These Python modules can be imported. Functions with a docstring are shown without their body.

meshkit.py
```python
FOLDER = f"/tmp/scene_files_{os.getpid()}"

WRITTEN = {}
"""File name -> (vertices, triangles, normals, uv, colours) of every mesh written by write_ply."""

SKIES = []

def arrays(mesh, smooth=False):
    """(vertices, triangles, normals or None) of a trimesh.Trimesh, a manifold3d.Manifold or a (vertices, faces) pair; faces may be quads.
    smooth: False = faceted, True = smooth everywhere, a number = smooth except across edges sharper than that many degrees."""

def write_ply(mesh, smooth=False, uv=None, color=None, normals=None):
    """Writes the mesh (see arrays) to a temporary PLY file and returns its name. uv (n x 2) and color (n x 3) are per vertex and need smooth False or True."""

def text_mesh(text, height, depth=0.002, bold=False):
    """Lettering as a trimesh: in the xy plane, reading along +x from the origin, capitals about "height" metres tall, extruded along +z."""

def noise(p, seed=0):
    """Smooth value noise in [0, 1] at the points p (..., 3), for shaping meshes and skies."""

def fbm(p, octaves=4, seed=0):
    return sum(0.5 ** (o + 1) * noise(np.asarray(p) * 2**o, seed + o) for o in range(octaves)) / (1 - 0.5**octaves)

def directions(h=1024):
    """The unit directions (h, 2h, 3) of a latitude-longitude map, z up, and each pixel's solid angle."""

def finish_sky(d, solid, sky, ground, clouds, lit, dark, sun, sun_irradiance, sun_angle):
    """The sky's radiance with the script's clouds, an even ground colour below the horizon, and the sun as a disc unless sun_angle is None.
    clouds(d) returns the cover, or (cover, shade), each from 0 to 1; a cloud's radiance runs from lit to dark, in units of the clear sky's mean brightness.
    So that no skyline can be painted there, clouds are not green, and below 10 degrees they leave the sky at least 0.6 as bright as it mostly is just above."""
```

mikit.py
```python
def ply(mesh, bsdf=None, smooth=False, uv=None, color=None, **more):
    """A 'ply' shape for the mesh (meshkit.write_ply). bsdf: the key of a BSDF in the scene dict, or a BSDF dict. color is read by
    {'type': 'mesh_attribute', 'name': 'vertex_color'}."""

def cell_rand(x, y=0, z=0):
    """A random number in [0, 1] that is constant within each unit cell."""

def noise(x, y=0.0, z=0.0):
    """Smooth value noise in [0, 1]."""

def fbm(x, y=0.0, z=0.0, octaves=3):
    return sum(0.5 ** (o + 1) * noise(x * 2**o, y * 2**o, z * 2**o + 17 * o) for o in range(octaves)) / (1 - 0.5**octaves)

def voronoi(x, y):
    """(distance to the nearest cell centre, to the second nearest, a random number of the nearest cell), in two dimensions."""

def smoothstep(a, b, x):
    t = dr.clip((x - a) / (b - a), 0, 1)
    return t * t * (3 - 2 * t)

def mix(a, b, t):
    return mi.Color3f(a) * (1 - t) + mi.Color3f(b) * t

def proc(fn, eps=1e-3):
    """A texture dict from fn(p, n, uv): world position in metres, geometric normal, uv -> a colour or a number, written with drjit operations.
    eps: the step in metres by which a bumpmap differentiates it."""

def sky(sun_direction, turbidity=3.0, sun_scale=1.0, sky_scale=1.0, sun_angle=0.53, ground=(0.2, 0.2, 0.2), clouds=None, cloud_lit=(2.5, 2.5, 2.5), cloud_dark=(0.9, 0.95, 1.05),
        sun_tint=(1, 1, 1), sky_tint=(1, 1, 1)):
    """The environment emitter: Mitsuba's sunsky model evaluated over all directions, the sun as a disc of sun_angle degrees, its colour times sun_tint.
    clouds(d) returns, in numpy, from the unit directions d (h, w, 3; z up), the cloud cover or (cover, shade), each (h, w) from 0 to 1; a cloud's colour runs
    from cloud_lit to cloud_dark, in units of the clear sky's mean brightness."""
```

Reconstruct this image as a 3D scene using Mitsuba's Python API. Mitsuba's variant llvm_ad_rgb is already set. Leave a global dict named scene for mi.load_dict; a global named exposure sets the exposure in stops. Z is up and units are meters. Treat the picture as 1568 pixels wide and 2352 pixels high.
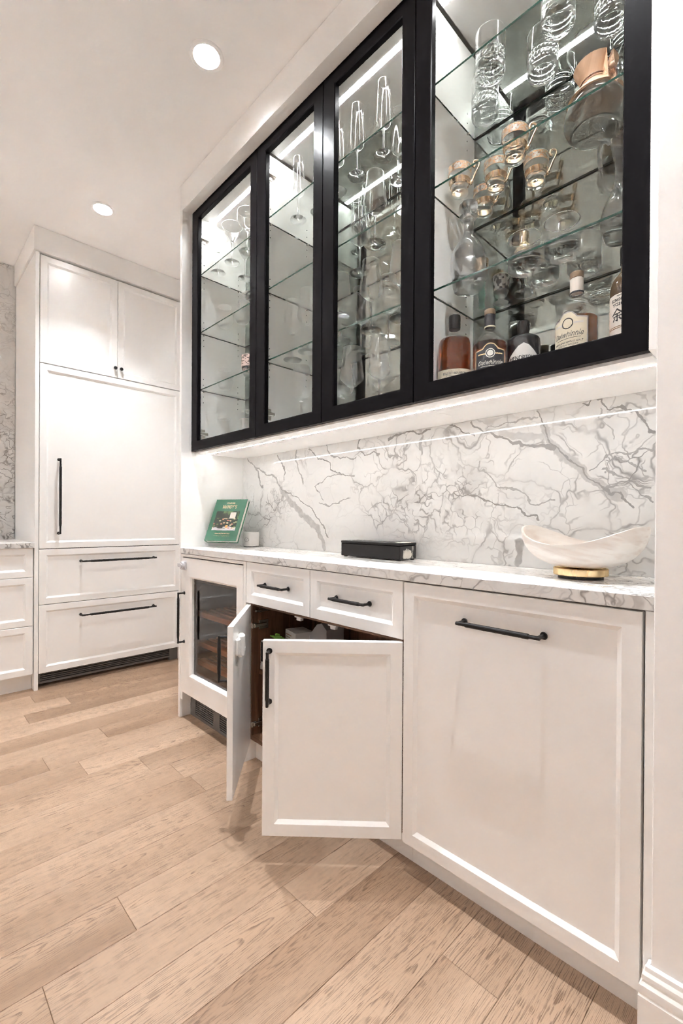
import math, random
import numpy as np, trimesh, mitsuba as mi, mikit, meshkit
import drjit as dr
from shapely.geometry import Polygon, Point, box as sbox
from mikit import proc, noise, fbm, voronoi, cell_rand, smoothstep, mix

random.seed(7); RNG = np.random.default_rng(7)
T = mi.ScalarTransform4f
scene, labels = {}, {}

# ------------------------------------------------------------------ camera, sky, exposure
CAM_H, YAW, PITCH, ROLL, FPX, CX, CY = 1.066, 0.7727, -0.00364, 0.00638, 1056.2, 785.04, 1199.33
_F0 = np.array([-math.cos(YAW), math.sin(YAW), 0]); _R0 = np.array([math.sin(YAW), math.cos(YAW), 0]); _U0 = np.array([0, 0, 1.0])
_F = _F0 * math.cos(PITCH) + _U0 * math.sin(PITCH); _U1 = _U0 * math.cos(PITCH) - _F0 * math.sin(PITCH)
_U = _U1 * math.cos(ROLL) - _R0 * math.sin(ROLL)
EYE = np.array([0, 0, CAM_H])
scene['camera'] = {'type': 'perspective', 'fov': math.degrees(2 * math.atan(784 / FPX)), 'fov_axis': 'x', 'near_clip': 0.02,
                   'principal_point_offset_x': (784 - CX) / 1568, 'principal_point_offset_y': (1176 - CY) / 2352,
                   'to_world': T().look_at(origin=EYE.tolist(), target=(EYE + _F).tolist(), up=_U.tolist())}
scene['sky'] = mikit.sky((0.3, -0.5, 0.8), turbidity=4.0, sun_scale=0.0, sky_scale=0.6, ground=(0.35, 0.35, 0.33),
                         clouds=lambda d: 0.75 + 0 * d[..., 2], cloud_lit=(1.2, 1.2, 1.22), cloud_dark=(1, 1, 1))
scene['sky']['sampling_weight'] = 3.0
exposure = 3.38
LAMP = np.array([1.0, 1.02, 1.05])              # ceiling downlights: colour; the disc glows, the reflector throws a beam
LAMP_DISC, LAMP_BEAM, BEAM = 58.0, .90, 8.0
CUT = {.867: 43.0, -.48: 34.0, -1.85: 34.0}
ROW_GAIN = {.867: 1.0, -.48: .38, -1.85: 13.0}          # strength per row; the rear row is boosted to brighten the ceiling
STRIP = np.array([1.0, 1.01, 1.0]) * 5.8       # strips in the glass cabinets
UNDER = np.array([1.0, 1.005, 1.0]) * 5.8       # strip under the glass cabinets

# ------------------------------------------------------------------ helpers
def nm(base):
    if base not in USED:
        USED.add(base); return base
    k = 1
    while f'{base}_{k:03d}' in USED: k += 1
    USED.add(f'{base}_{k:03d}'); return f'{base}_{k:03d}'
USED = set()
def thing(name, label, cat, group=None):
    k = nm(name); labels[k] = {'label': label, 'category': cat}
    if group: labels[k]['group'] = group
    return k
def struct(name, mesh, bsdf, smooth=False, **kw):
    k = nm(name); scene[k] = mikit.ply(mesh, bsdf, smooth, **kw); labels[k] = {'kind': 'structure'}; return k
def part(parent, name, mesh, bsdf, smooth=30, label=None, tw=None, kind=None, **kw):
    k = nm(parent + '__' + name)
    d = mesh if isinstance(mesh, dict) else mikit.ply(mesh, bsdf, smooth, **kw)
    if tw is not None: d = {**d, 'to_world': tw}
    scene[k] = d
    if label or kind: labels[k] = {**({'label': label} if label else {}), **({'kind': kind} if kind else {})}
    return k
def solo(name, mesh, bsdf, label, cat, group=None, smooth=30, **kw):
    k = thing(name, label, cat, group); scene[k] = mikit.ply(mesh, bsdf, smooth, **kw); return k
def cat(*ms): return trimesh.util.concatenate([m for m in ms])
def box(x0, x1, y0, y1, z0, z1, b=0.0):
    if b <= 0:
        m = trimesh.creation.box(extents=(x1 - x0, y1 - y0, z1 - z0)); m.apply_translation(((x0 + x1) / 2, (y0 + y1) / 2, (z0 + z1) / 2)); return m
    P = []
    for sx in (0, 1):
        for sy in (0, 1):
            for sz in (0, 1):
                x, y, z = (x0, x1)[sx], (y0, y1)[sy], (z0, z1)[sz]; dx, dy, dz = (b, -b)[sx], (b, -b)[sy], (b, -b)[sz]
                P += [(x, y + dy, z + dz), (x + dx, y, z + dz), (x + dx, y + dy, z)]
    return trimesh.Trimesh(np.array(P)).convex_hull
def fix(m):
    m = trimesh.Trimesh(m.vertices, m.faces, process=True)
    if m.volume < 0: m.invert()
    return m
def lathe(prof, n=40, rad=None, arc=None):
    """Closed profile of (r, z); rad(theta, r, z) may change the radius."""
    V, F, rings = [], [], []
    th = np.arange(n) * 2 * np.pi / n
    for r, z in prof:
        if r <= 1e-7: rings.append([len(V)]); V.append((0, 0, z))
        else:
            rr = np.full(n, r) if rad is None else rad(th, r, z)
            rings.append(list(range(len(V), len(V) + n))); V += [(a * math.cos(t), a * math.sin(t), z) for a, t in zip(rr, th)]
    for A, B in zip(rings[:-1], rings[1:]):
        for i in range(n):
            j = (i + 1) % n
            if len(A) == 1 and len(B) == 1: continue
            if len(A) == 1: F.append((A[0], B[j], B[i]))
            elif len(B) == 1: F.append((A[i], A[j], B[0]))
            else: F += [(A[i], A[j], B[j]), (A[i], B[j], B[i])]
    return fix(trimesh.Trimesh(np.array(V), np.array(F), process=False))
def tube(path, r, n=10, closed=False):
    p = np.array(path, float); m = len(p); r = np.broadcast_to(r, (m,))
    t = np.roll(p, -1, 0) - np.roll(p, 1, 0) if closed else np.gradient(p, axis=0)
    t /= np.linalg.norm(t, axis=1, keepdims=True)
    a = np.cross(t[0], [0, 0, 1.0] if abs(t[0][2]) < .9 else [1.0, 0, 0]); a /= np.linalg.norm(a)
    V = []
    for k in range(m):
        a = a - t[k] * (a @ t[k]); a /= np.linalg.norm(a); b = np.cross(t[k], a)
        for i in range(n):
            w = 2 * np.pi * i / n; V.append(p[k] + r[k] * (math.cos(w) * a + math.sin(w) * b))
    F = []
    for k in range(m if closed else m - 1):
        q = (k + 1) % m
        for i in range(n):
            j = (i + 1) % n; F += [(k * n + i, k * n + j, q * n + j), (k * n + i, q * n + j, q * n + i)]
    if not closed:
        V += [p[0], p[-1]]
        for i in range(n):
            j = (i + 1) % n; F += [(len(V) - 2, j, i), (len(V) - 1, (m - 1) * n + i, (m - 1) * n + j)]
    return fix(trimesh.Trimesh(np.array(V), np.array(F), process=False))
def bez(P, n=24):
    P = np.array(P, float); k = len(P)
    t = np.linspace(0, k - 1, n); i = np.clip(t.astype(int), 0, k - 2); f = (t - i)[:, None]
    g = lambda j: P[np.clip(j, 0, k - 1)]
    return .5 * (2 * g(i) + (g(i + 1) - g(i - 1)) * f + (2 * g(i - 1) - 5 * g(i) + 4 * g(i + 1) - g(i + 2)) * f ** 2 + (3 * g(i) - g(i - 1) - 3 * g(i + 1) + g(i + 2)) * f ** 3)
def loop_mesh(loops, cap_in=False, cap_out=False, wrap=False):
    V, F, base = [], [], []
    for l in loops: base.append(len(V)); V += list(l)
    seq = list(range(len(loops))) + ([0] if wrap else [])
    for a, b in zip(seq[:-1], seq[1:]):
        for i in range(4):
            j = (i + 1) % 4; F += [(base[a] + i, base[a] + j, base[b] + j), (base[a] + i, base[b] + j, base[b] + i)]
    if cap_out: F += [(0, 2, 1), (0, 3, 2)]
    if cap_in: k = base[-1]; F += [(k, k + 1, k + 2), (k, k + 2, k + 3)]
    return fix(trimesh.Trimesh(np.array(V, float), np.array(F), process=False))
def rect(u0, u1, v0, v1, d): return [(u0, d, v0), (u1, d, v0), (u1, d, v1), (u0, d, v1)]
def shaker(w, h, t=.02, fr=.037, bev=.011, dep=.009, c=.0012):
    """Recessed panel front; x along, z up, front face at y = 0, back at y = t."""
    return loop_mesh([rect(0, w, 0, h, t), rect(0, w, 0, h, c), rect(c, w - c, c, h - c, 0), rect(fr, w - fr, fr, h - fr, 0),
                      rect(fr + bev, w - fr - bev, fr + bev, h - fr - bev, dep)], cap_in=True, cap_out=True)
def framed(w, h, t, l, r, b, tp, bev=.004, dep=.004, c=.0012):
    """Open frame; the opening is set in by l, r, b, tp."""
    return loop_mesh([rect(0, w, 0, h, t), rect(0, w, 0, h, c), rect(c, w - c, c, h - c, 0), rect(l, w - r, b, h - tp, 0),
                      rect(l + bev, w - r - bev, b + bev, h - tp - bev, dep), rect(l + bev, w - r - bev, b + bev, h - tp - bev, t)], wrap=True)
def bar_handle(L, axis='x', stand=.034, over=.010, r=.0047, grip=.0063):
    """Bar pull along x (or z), centred, standing off towards -y from y = 0."""
    h = L / 2; y = -stand
    ms = [tube([(-h, 0, 0), (-h, y + .002, 0), (-h, y, 0)], r, 12), tube([(h, 0, 0), (h, y + .002, 0), (h, y, 0)], r, 12),
          tube([(-h - r, y, 0), (-h + r, y, 0), (h - r, y, 0), (h + r, y, 0)], [r, r * 1.02, r * 1.02, r], 12)]
    g = h * .80
    ms.append(tube([(-g, y, 0), (-g + .0015, y, 0), (g - .0015, y, 0), (g, y, 0)], [grip * .85, grip, grip, grip * .85], 14))
    for s in (-h, h): ms.append(tube([(s, 0, 0), (s, -.003, 0)], [.0095, .0085], 14))
    m = cat(*ms)
    if axis == 'z': m.apply_transform(trimesh.transformations.rotation_matrix(math.pi / 2, (0, 1, 0)))
    return m
def tr(x, y, z, deg=0): return T().translate([x, y, z]).rotate([0, 0, 1], deg)
def moved(m, x=0, y=0, z=0, deg=0):
    m = m.copy()
    if deg: m.apply_transform(trimesh.transformations.rotation_matrix(math.radians(deg), (0, 0, 1)))
    m.apply_translation((x, y, z)); return m

# ------------------------------------------------------------------ materials
def two(d): return {'type': 'twosided', 'bsdf': d}
def pri(c, rough=.4, **kw): return two({'type': 'principled', 'base_color': {'type': 'rgb', 'value': list(c)} if not isinstance(c, dict) else c, 'roughness': rough, **kw})
def lacquer(c, rough=.32):
    return pri(c, rough, specular=.5)
scene['white_lacquer'] = lacquer((.85, .845, .83))
scene['wall_paint'] = pri((.84, .835, .825), .75)
scene['ceiling_paint'] = pri((.88, .875, .865), .9)
scene['black_lacquer'] = pri((.003, .0027, .0035), .28, specular=.05)
scene['black_metal'] = pri((.006, .0055, .0055), .36, specular=.25)
scene['grey_metal'] = pri((.10, .095, .09), .45)
scene['steel_grey'] = pri((.30, .295, .29), .5)
scene['dark_void'] = pri((.012, .010, .009), .7)
scene['nickel'] = two({'type': 'roughconductor', 'material': 'none', 'specular_reflectance': {'type': 'rgb', 'value': [.62, .58, .53]}, 'alpha': .18})
scene['mirror_smoked'] = two({'type': 'conductor', 'material': 'none', 'specular_reflectance': {'type': 'rgb', 'value': [.33, .355, .335]}})
scene['brass'] = two({'type': 'roughconductor', 'material': 'none', 'specular_reflectance': {'type': 'rgb', 'value': [.88, .66, .38]}, 'alpha': .07})
scene['gold_cap'] = two({'type': 'roughconductor', 'material': 'none', 'specular_reflectance': {'type': 'rgb', 'value': [.93, .76, .55]}, 'alpha': .10})
scene['glass_pane'] = {'type': 'thindielectric', 'int_ior': 1.18}
scene['glass_shelf'] = {'type': 'thindielectric', 'int_ior': 1.26, 'specular_transmittance': {'type': 'rgb', 'value': [.970, .984, .972]}}
scene['glass_edge'] = pri((.004, .030, .021), .12, specular=.4)
scene['glass_wall'] = {'type': 'thindielectric', 'int_ior': 1.62}
scene['glass_clear'] = {'type': 'dielectric', 'int_ior': 1.5}
scene['glass_bottle'] = {'type': 'thindielectric', 'int_ior': 1.5}
scene['glass_green'] = {'type': 'dielectric', 'int_ior': 1.5, 'specular_transmittance': {'type': 'rgb', 'value': [.72, .93, .84]}}
scene['glass_smoke'] = {'type': 'dielectric', 'int_ior': 1.5, 'specular_transmittance': {'type': 'rgb', 'value': [.72, .68, .64]}}
scene['tinted_glass'] = {'type': 'thindielectric', 'int_ior': 1.36, 'specular_transmittance': {'type': 'rgb', 'value': [.52, .40, .32]}}
scene['acrylic'] = {'type': 'dielectric', 'int_ior': 1.49}
def liquor(c): return {'type': 'dielectric', 'int_ior': 1.36, 'specular_transmittance': {'type': 'rgb', 'value': list(c)}}
scene['bourbon'] = liquor((.62, .27, .12)); scene['whisky'] = liquor((.74, .43, .22)); scene['whisky_dark'] = liquor((.58, .26, .12))
scene['black_glass'] = pri((.006, .006, .007), .06, specular=.6)
scene['brown_glass'] = pri((.06, .035, .015), .08, specular=.6)
scene['paper_cream'] = pri((.72, .66, .52), .6); scene['paper_white'] = pri((.74, .69, .62), .6); scene['paper_black'] = pri((.018, .018, .022), .5)
scene['ink'] = pri((.02, .018, .018), .6); scene['ink_gold'] = pri((.78, .60, .36), .45); scene['ink_red'] = pri((.62, .06, .03), .5); scene['ink_silver'] = pri((.75, .73, .68), .5)
scene['ink_brown'] = pri((.30, .19, .10), .6)
scene['cap_black'] = pri((.008, .0075, .0075), .45, specular=.3); scene['cap_copper'] = pri((.30, .22, .15), .4, metallic=.5)
scene['white_plastic'] = pri((.80, .79, .77), .35); scene['grey_plastic'] = pri((.55, .54, .56), .35)
scene['screen_black'] = pri((.008, .008, .009), .12)
scene['leather'] = pri((.11, .045, .025), .6)
scene['leaf'] = pri((.16, .33, .05), .5)
scene['carton'] = pri((.50, .49, .47), .6); scene['grey_felt'] = pri((.33, .32, .32), .7)
scene['candle_glass'] = pri((.70, .68, .65), .15); scene['wax'] = pri((.78, .74, .66), .5)

def wood(light, dark, along, s=1.0):
    def fn(p, n, uv):
        a = p[along] * s; b = (p.x + p.y + p.z - p[along]) * s
        g = fbm(a * 4, b * 60, 3.0, 3); f = noise(a * 25, b * 420, 1.0)
        return mix(light, dark, dr.clip(.15 + .75 * smoothstep(.35, .75, g) + .35 * smoothstep(.6, .9, f), 0, 1))
    return fn
scene['walnut'] = pri(proc(wood((.155, .078, .042), (.075, .036, .019), 2)), .45)
scene['walnut_flat'] = pri(proc(wood((.19, .10, .055), (.11, .055, .03), 0)), .45)
scene['rack_wood'] = pri(proc(wood((.44, .26, .145), (.33, .185, .10), 0)), .5)
scene['collar_wood'] = pri(proc(wood((.74, .52, .36), (.64, .42, .27), 2)), .45)

# oak boards: u runs along the board (plus 10 m per board), v across it
def oak_lines(uv):
    bid = dr.floor(uv.x / 10 + .5); a = uv.x - bid * 10; b = uv.y
    r1, r2, r3 = cell_rand(bid, 3), cell_rand(bid, 5), cell_rand(bid, 9)
    o = bid * 7.31
    w = fbm(a * 1.6 + o, b * 7, 1.3, 2) - .5
    c = (b - .0735 + (r1 - .5) * .12 + w * .05)
    la = a + (r2 - .5) * 1.4
    ring = dr.sqrt(c * c * (60 + 260 * r3) + la * la * (.10 + .35 * r1) + .002) * (19 + 12 * r2) + (fbm(a * 6 + o, b * 30, 4.0, 3) - .5) * 2.2
    fr = ring - dr.floor(ring)
    line = smoothstep(.55, .90, fr) * (1 - smoothstep(.94, 1.0, fr)) * (.25 + .75 * smoothstep(.36, .60, noise(a * 48 + o, b * 820, 12.0)))
    brk = smoothstep(.30, .60, noise(a * 22 + o, b * 260, 2.0))
    zone = smoothstep(.25, .6, noise(a * 2.2 + o, b * 22, 7.0))
    pore = smoothstep(.62, .80, noise(a * 34 + o, b * 640, 5.0)) * (.35 + .65 * zone); fine = smoothstep(.60, .85, noise(a * 90 + o, b * 1500, 9.0))
    return bid, a, b, r1, r2, dr.clip(line * (.30 + .70 * brk) * .95 + pore * .60 + fine * .18, 0, 1)
def oak(p, n, uv):
    bid, a, b, r1, r2, ln = oak_lines(uv)
    tone = fbm(a * 1.2 + bid * 3.1, b * 9, 8.0, 2)
    basec = mix((.470, .335, .238), (.255, .162, .102), dr.clip(.70 * r1 * r1 + .8 * (tone - .35), 0, 1))
    return mix(basec, (.115, .062, .036), ln * .80)
def oak_bump(p, n, uv): return -oak_lines(uv)[5]
scene['oak'] = two({'type': 'bumpmap', 'scale': .00035, 'bump': proc(oak_bump, 4e-4), 'bsdf': {'type': 'principled', 'base_color': proc(oak), 'roughness': .42, 'specular': .4}})

# marble
VEINS = [
 ([(-1.991,1.229),(-1.938,1.177),(-1.859,1.12),(-1.773,1.065),(-1.702,1.026),(-1.662,.969),(-1.652,.931)],.017,.55),
 ([(-2.323,1.423),(-2.239,1.362),(-2.184,1.252)],.006,.7),([(-2.239,1.362),(-2.045,1.289),(-1.985,1.228)],.006,.7),
 ([(-2.04,1.419),(-1.974,1.342),(-1.968,1.277)],.004,.8),([(-1.873,1.424),(-1.861,1.333),(-1.806,1.248)],.006,.6),
 ([(-1.766,1.419),(-1.695,1.373),(-1.618,1.34),(-1.608,1.301),(-1.544,1.278),(-1.457,1.272)],.0035,.8),
 ([(-1.637,1.425),(-1.618,1.384),(-1.545,1.359),(-1.441,1.343)],.004,.7),([(-1.409,1.423),(-1.441,1.391),(-1.392,1.356),(-1.306,1.353)],.004,.8),
 ([(-1.544,1.278),(-1.655,1.266),(-1.724,1.237),(-1.654,1.169)],.003,.7),([(-1.985,1.228),(-1.827,1.167),(-1.753,1.119),(-1.653,1.034),(-1.614,.983)],.003,.8),
 ([(-1.693,1.151),(-1.607,1.136),(-1.473,1.176)],.0035,.6),([(-1.254,1.41),(-1.204,1.42),(-1.103,1.418),(-1.039,1.42)],.005,.85),
 ([(-1.077,1.399),(-1.083,1.326)],.008,.6),([(-1.269,1.372),(-1.225,1.329),(-1.189,1.325)],.0035,.7),([(-2.132,1.175),(-2.056,1.122),(-1.984,1.193)],.0035,.7),
 ([(-.607,1.371),(-.576,1.304),(-.524,1.25),(-.484,1.212),(-.433,1.172),(-.389,1.137)],.014,.50),
 ([(-.635,1.425),(-.607,1.371),(-.576,1.304),(-.524,1.25),(-.433,1.172),(-.357,1.11)],.003,.8),
 ([(-.957,1.428),(-.905,1.392),(-.853,1.362)],.003,.9),([(-.86,1.427),(-.815,1.375),(-.756,1.353),(-.681,1.325),(-.634,1.306),(-.576,1.295)],.005,.75),
 ([(-.799,1.398),(-.706,1.404),(-.635,1.398)],.003,.6),([(-.756,1.37),(-.66,1.345),(-.60,1.33)],.014,.35),
 ([(-.489,1.422),(-.477,1.407),(-.466,1.427),(-.439,1.42),(-.42,1.402),(-.391,1.399),(-.355,1.375),(-.338,1.348),(-.304,1.305)],.003,.85),
 ([(-.439,1.397),(-.423,1.349),(-.408,1.306)],.0025,.5),([(-.43,1.246),(-.372,1.241),(-.327,1.206)],.003,.7),
 ([(-.464,1.224),(-.426,1.262),(-.372,1.261),(-.337,1.269),(-.304,1.262)],.003,.7),([(-.43,1.221),(-.389,1.194),(-.337,1.179),(-.31,1.166)],.004,.7),
 ([(-.83,1.277),(-.803,1.229),(-.76,1.188),(-.709,1.176),(-.68,1.16),(-.637,1.126),(-.57,1.129)],.003,.6),
 ([(-.933,1.175),(-.846,1.161),(-.807,1.135),(-.755,1.122),(-.699,1.118),(-.637,1.085),(-.623,1.071)],.003,.85),
 ([(-.684,.995),(-.678,.935)],.016,.7),([(-.433,1.172),(-.371,1.177),(-.306,1.134)],.003,.7)]
def cells(u, v, sc, seed, w):
    f1, f2, _ = voronoi(u * sc + seed, v * sc + seed * 1.7)
    return 1 - smoothstep(0.0, w, f2 - f1)
def marble_core(u, v, dens):
    wu, wv = fbm(u * 8, v * 8, 2.0, 4) - .5, fbm(u * 8 + 40, v * 8, 5.0, 4) - .5
    ju, jv = fbm(u * 55, v * 55, 7.0, 2) - .5, fbm(u * 55 + 31, v * 55, 4.0, 2) - .5
    U, V = u + wu * .17 + ju * .022, v + wv * .17 + jv * .022
    m1 = smoothstep(.40, .60, fbm(u * 3.1 + 3, v * 3.6, 9.0, 2)); m2 = smoothstep(.22, .75, dens)
    f1, f2, r1 = voronoi(U * 5.6 + 3.1, V * 6.4 + 5.3); e1 = f2 - f1
    g1, g2, r2 = voronoi(U * 12.5 + 8.3, V * 14 + 14.1); e2 = g2 - g1
    h1, h2, r3 = voronoi((U - wu * .06) * 27 + 1.3, (V - wv * .06) * 29 + 2.2); e3 = h2 - h1
    brk = smoothstep(.28, .58, noise(u * 17, v * 17, 3.0)); brk2 = smoothstep(.34, .62, noise(u * 31 + 7, v * 31, 6.0))
    a = (1 - smoothstep(.0, .075, e1)) * (.14 + .62 * m1) * (.35 + .65 * brk) + (1 - smoothstep(.0, .32, e1)) * .13 * m1
    b = (1 - smoothstep(.0, .11, e2)) * (.05 + .45 * m1 + .45 * m2) * brk + (1 - smoothstep(.0, .45, e2)) * .12 * m2
    c = (1 - smoothstep(.0, .24, e3)) * m2 * (.12 + .75 * brk2)
    haze = (.04 + .17 * m2) * smoothstep(.40, .72, fbm(U * 12, V * 12, 6.0, 3))
    return dr.maximum(dr.maximum(a, b), c * .85) + haze, U, V
def marble_col(t, u, v):
    t = dr.clip(t, 0, 1)
    warm = noise(u * 4, v * 4, 11.0)
    return mix(mix((.78, .775, .76), (.77, .755, .73), warm), mix((.20, .195, .19), (.25, .225, .20), warm), t)
def marble_slab(p, n, uv):
    hz, fx = dr.abs(n.z) > .5, dr.abs(n.x) > .5
    u = dr.select(fx & ~hz, p.y * .9 + 7.7, p.x); v = dr.select(hz, p.y + 3.3, p.z * 1.0 + 5.1 + p.x * .06)
    t, U, V = marble_core(u, v, fbm(u * 1.7, v * 1.7, 31.0, 2))
    return marble_col(t, u, v)
def marble_splash(p, n, uv):
    u, v = p.x, p.z
    d0 = dr.exp(-(dr.square((u + 1.03) / .30) + dr.square((v - 1.13) / .17)))
    d1 = dr.exp(-(dr.square((u + 2.02) / .16) + dr.square((v - 1.18) / .20))) * .55
    d2 = dr.exp(-(dr.square((u + .36) / .12) + dr.square((v - 1.22) / .07))) * .55
    t, U, V = marble_core(u, v, dr.clip(.06 + .80 * d0 + d1 + d2 + .35 * (fbm(u * 6, v * 6, 20.0, 2) - .4), 0, 1))
    t = t * (.72 + .28 * dr.clip(d0 + d1 + d2, 0, 1))
    wu, wv = fbm(u * 24, v * 24, 2.0, 4) - .5, fbm(u * 24 + 9, v * 24, 8.0, 4) - .5
    x, y = u + wu * .040, v + wv * .040
    band = .75 + .5 * (fbm(u * 60, v * 60, 12.0, 2) - .2)
    for pts, w, s in VEINS:
        d = mi.Float(9)
        for (ax, ay), (bx, by) in zip(pts[:-1], pts[1:]):
            ex, ey = bx - ax, by - ay
            h = dr.clip(((x - ax) * ex + (y - ay) * ey) / (ex * ex + ey * ey), 0, 1)
            d = dr.minimum(d, dr.square(x - ax - ex * h) + dr.square(y - ay - ey * h))
        t = dr.maximum(t, s * (band if w > .009 else 1.0) * (1 - smoothstep(.7 * w, 1.1 * w, dr.sqrt(d))))
    return marble_col(t * 1.05, u, v)
scene['marble'] = pri(proc(marble_slab), .06, specular=.5)
scene['marble_backsplash'] = pri(proc(marble_splash), .05, specular=.5)

# ------------------------------------------------------------------ the room
ZC = 2.866
DOWN = [(x, y) for y in (.867, -.48, -1.85) for x in (-2.896, -1.659, -.42, .82) if not (x > .5 and y > 0)]
room = sbox(-4.1, -3.9, 2.7, 1.75)
for x, y in DOWN: room = room.difference(Point(x, y).buffer(.055, 24))
cm = trimesh.creation.extrude_polygon(room, .12, engine='earcut'); cm.apply_translation((0, 0, ZC))
struct('ceiling', cm, 'ceiling_paint')
struct('wall_back', box(-4.1, 2.7, 1.60, 1.72, -.05, ZC - .001), 'wall_paint')
struct('wall_left', box(-4.12, -4.015, -3.9, 1.599, -.05, ZC - .001), 'wall_paint')
struct('wall_end', box(2.6, 2.7, -3.9, 1.599, -.05, ZC - .001), 'wall_paint')
WR = struct('wall_right', box(-.222, 2.599, 1.09, 1.599, .0, ZC - .001, .002), 'wall_paint')
# wall with windows, behind the camera
wins = [(-3.3, -2.35), (-2.2, -1.25), (-1.1, -.15), (.4, 1.9)]
wp = sbox(-4.1, -.05, 2.7, ZC - .001)
for a, b in wins: wp = wp.difference(sbox(a, .75, b, 2.45))
wm = trimesh.creation.extrude_polygon(wp, .14, engine='earcut')
wm.apply_transform(trimesh.transformations.rotation_matrix(math.pi / 2, (1, 0, 0))); wm.apply_translation((0, -3.76, 0))
struct('wall_front', wm, 'wall_paint')
for i, (a, b) in enumerate(wins):
    k = nm(f'window_{i+1}'); labels[k] = {'kind': 'structure'}
    fm = [box(a, a + .05, -3.86, -3.80, .75, 2.45, .003), box(b - .05, b, -3.86, -3.80, .75, 2.45, .003), box(a + .05, b - .05, -3.86, -3.80, .75, .80, .003), box(a + .05, b - .05, -3.86, -3.80, 2.40, 2.45, .003),
          box((a + b) / 2 - .02, (a + b) / 2 + .02, -3.855, -3.805, .80, 2.40, .003)]
    part(k, 'frame', cat(*fm), 'white_lacquer', False)
    part(k, 'pane', trimesh.Trimesh([(a + .05, -3.83, .8), (b - .05, -3.83, .8), (b - .05, -3.83, 2.4), (a + .05, -3.83, 2.4)], [(0, 1, 2), (0, 2, 3)]), 'glass_pane', False)
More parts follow.
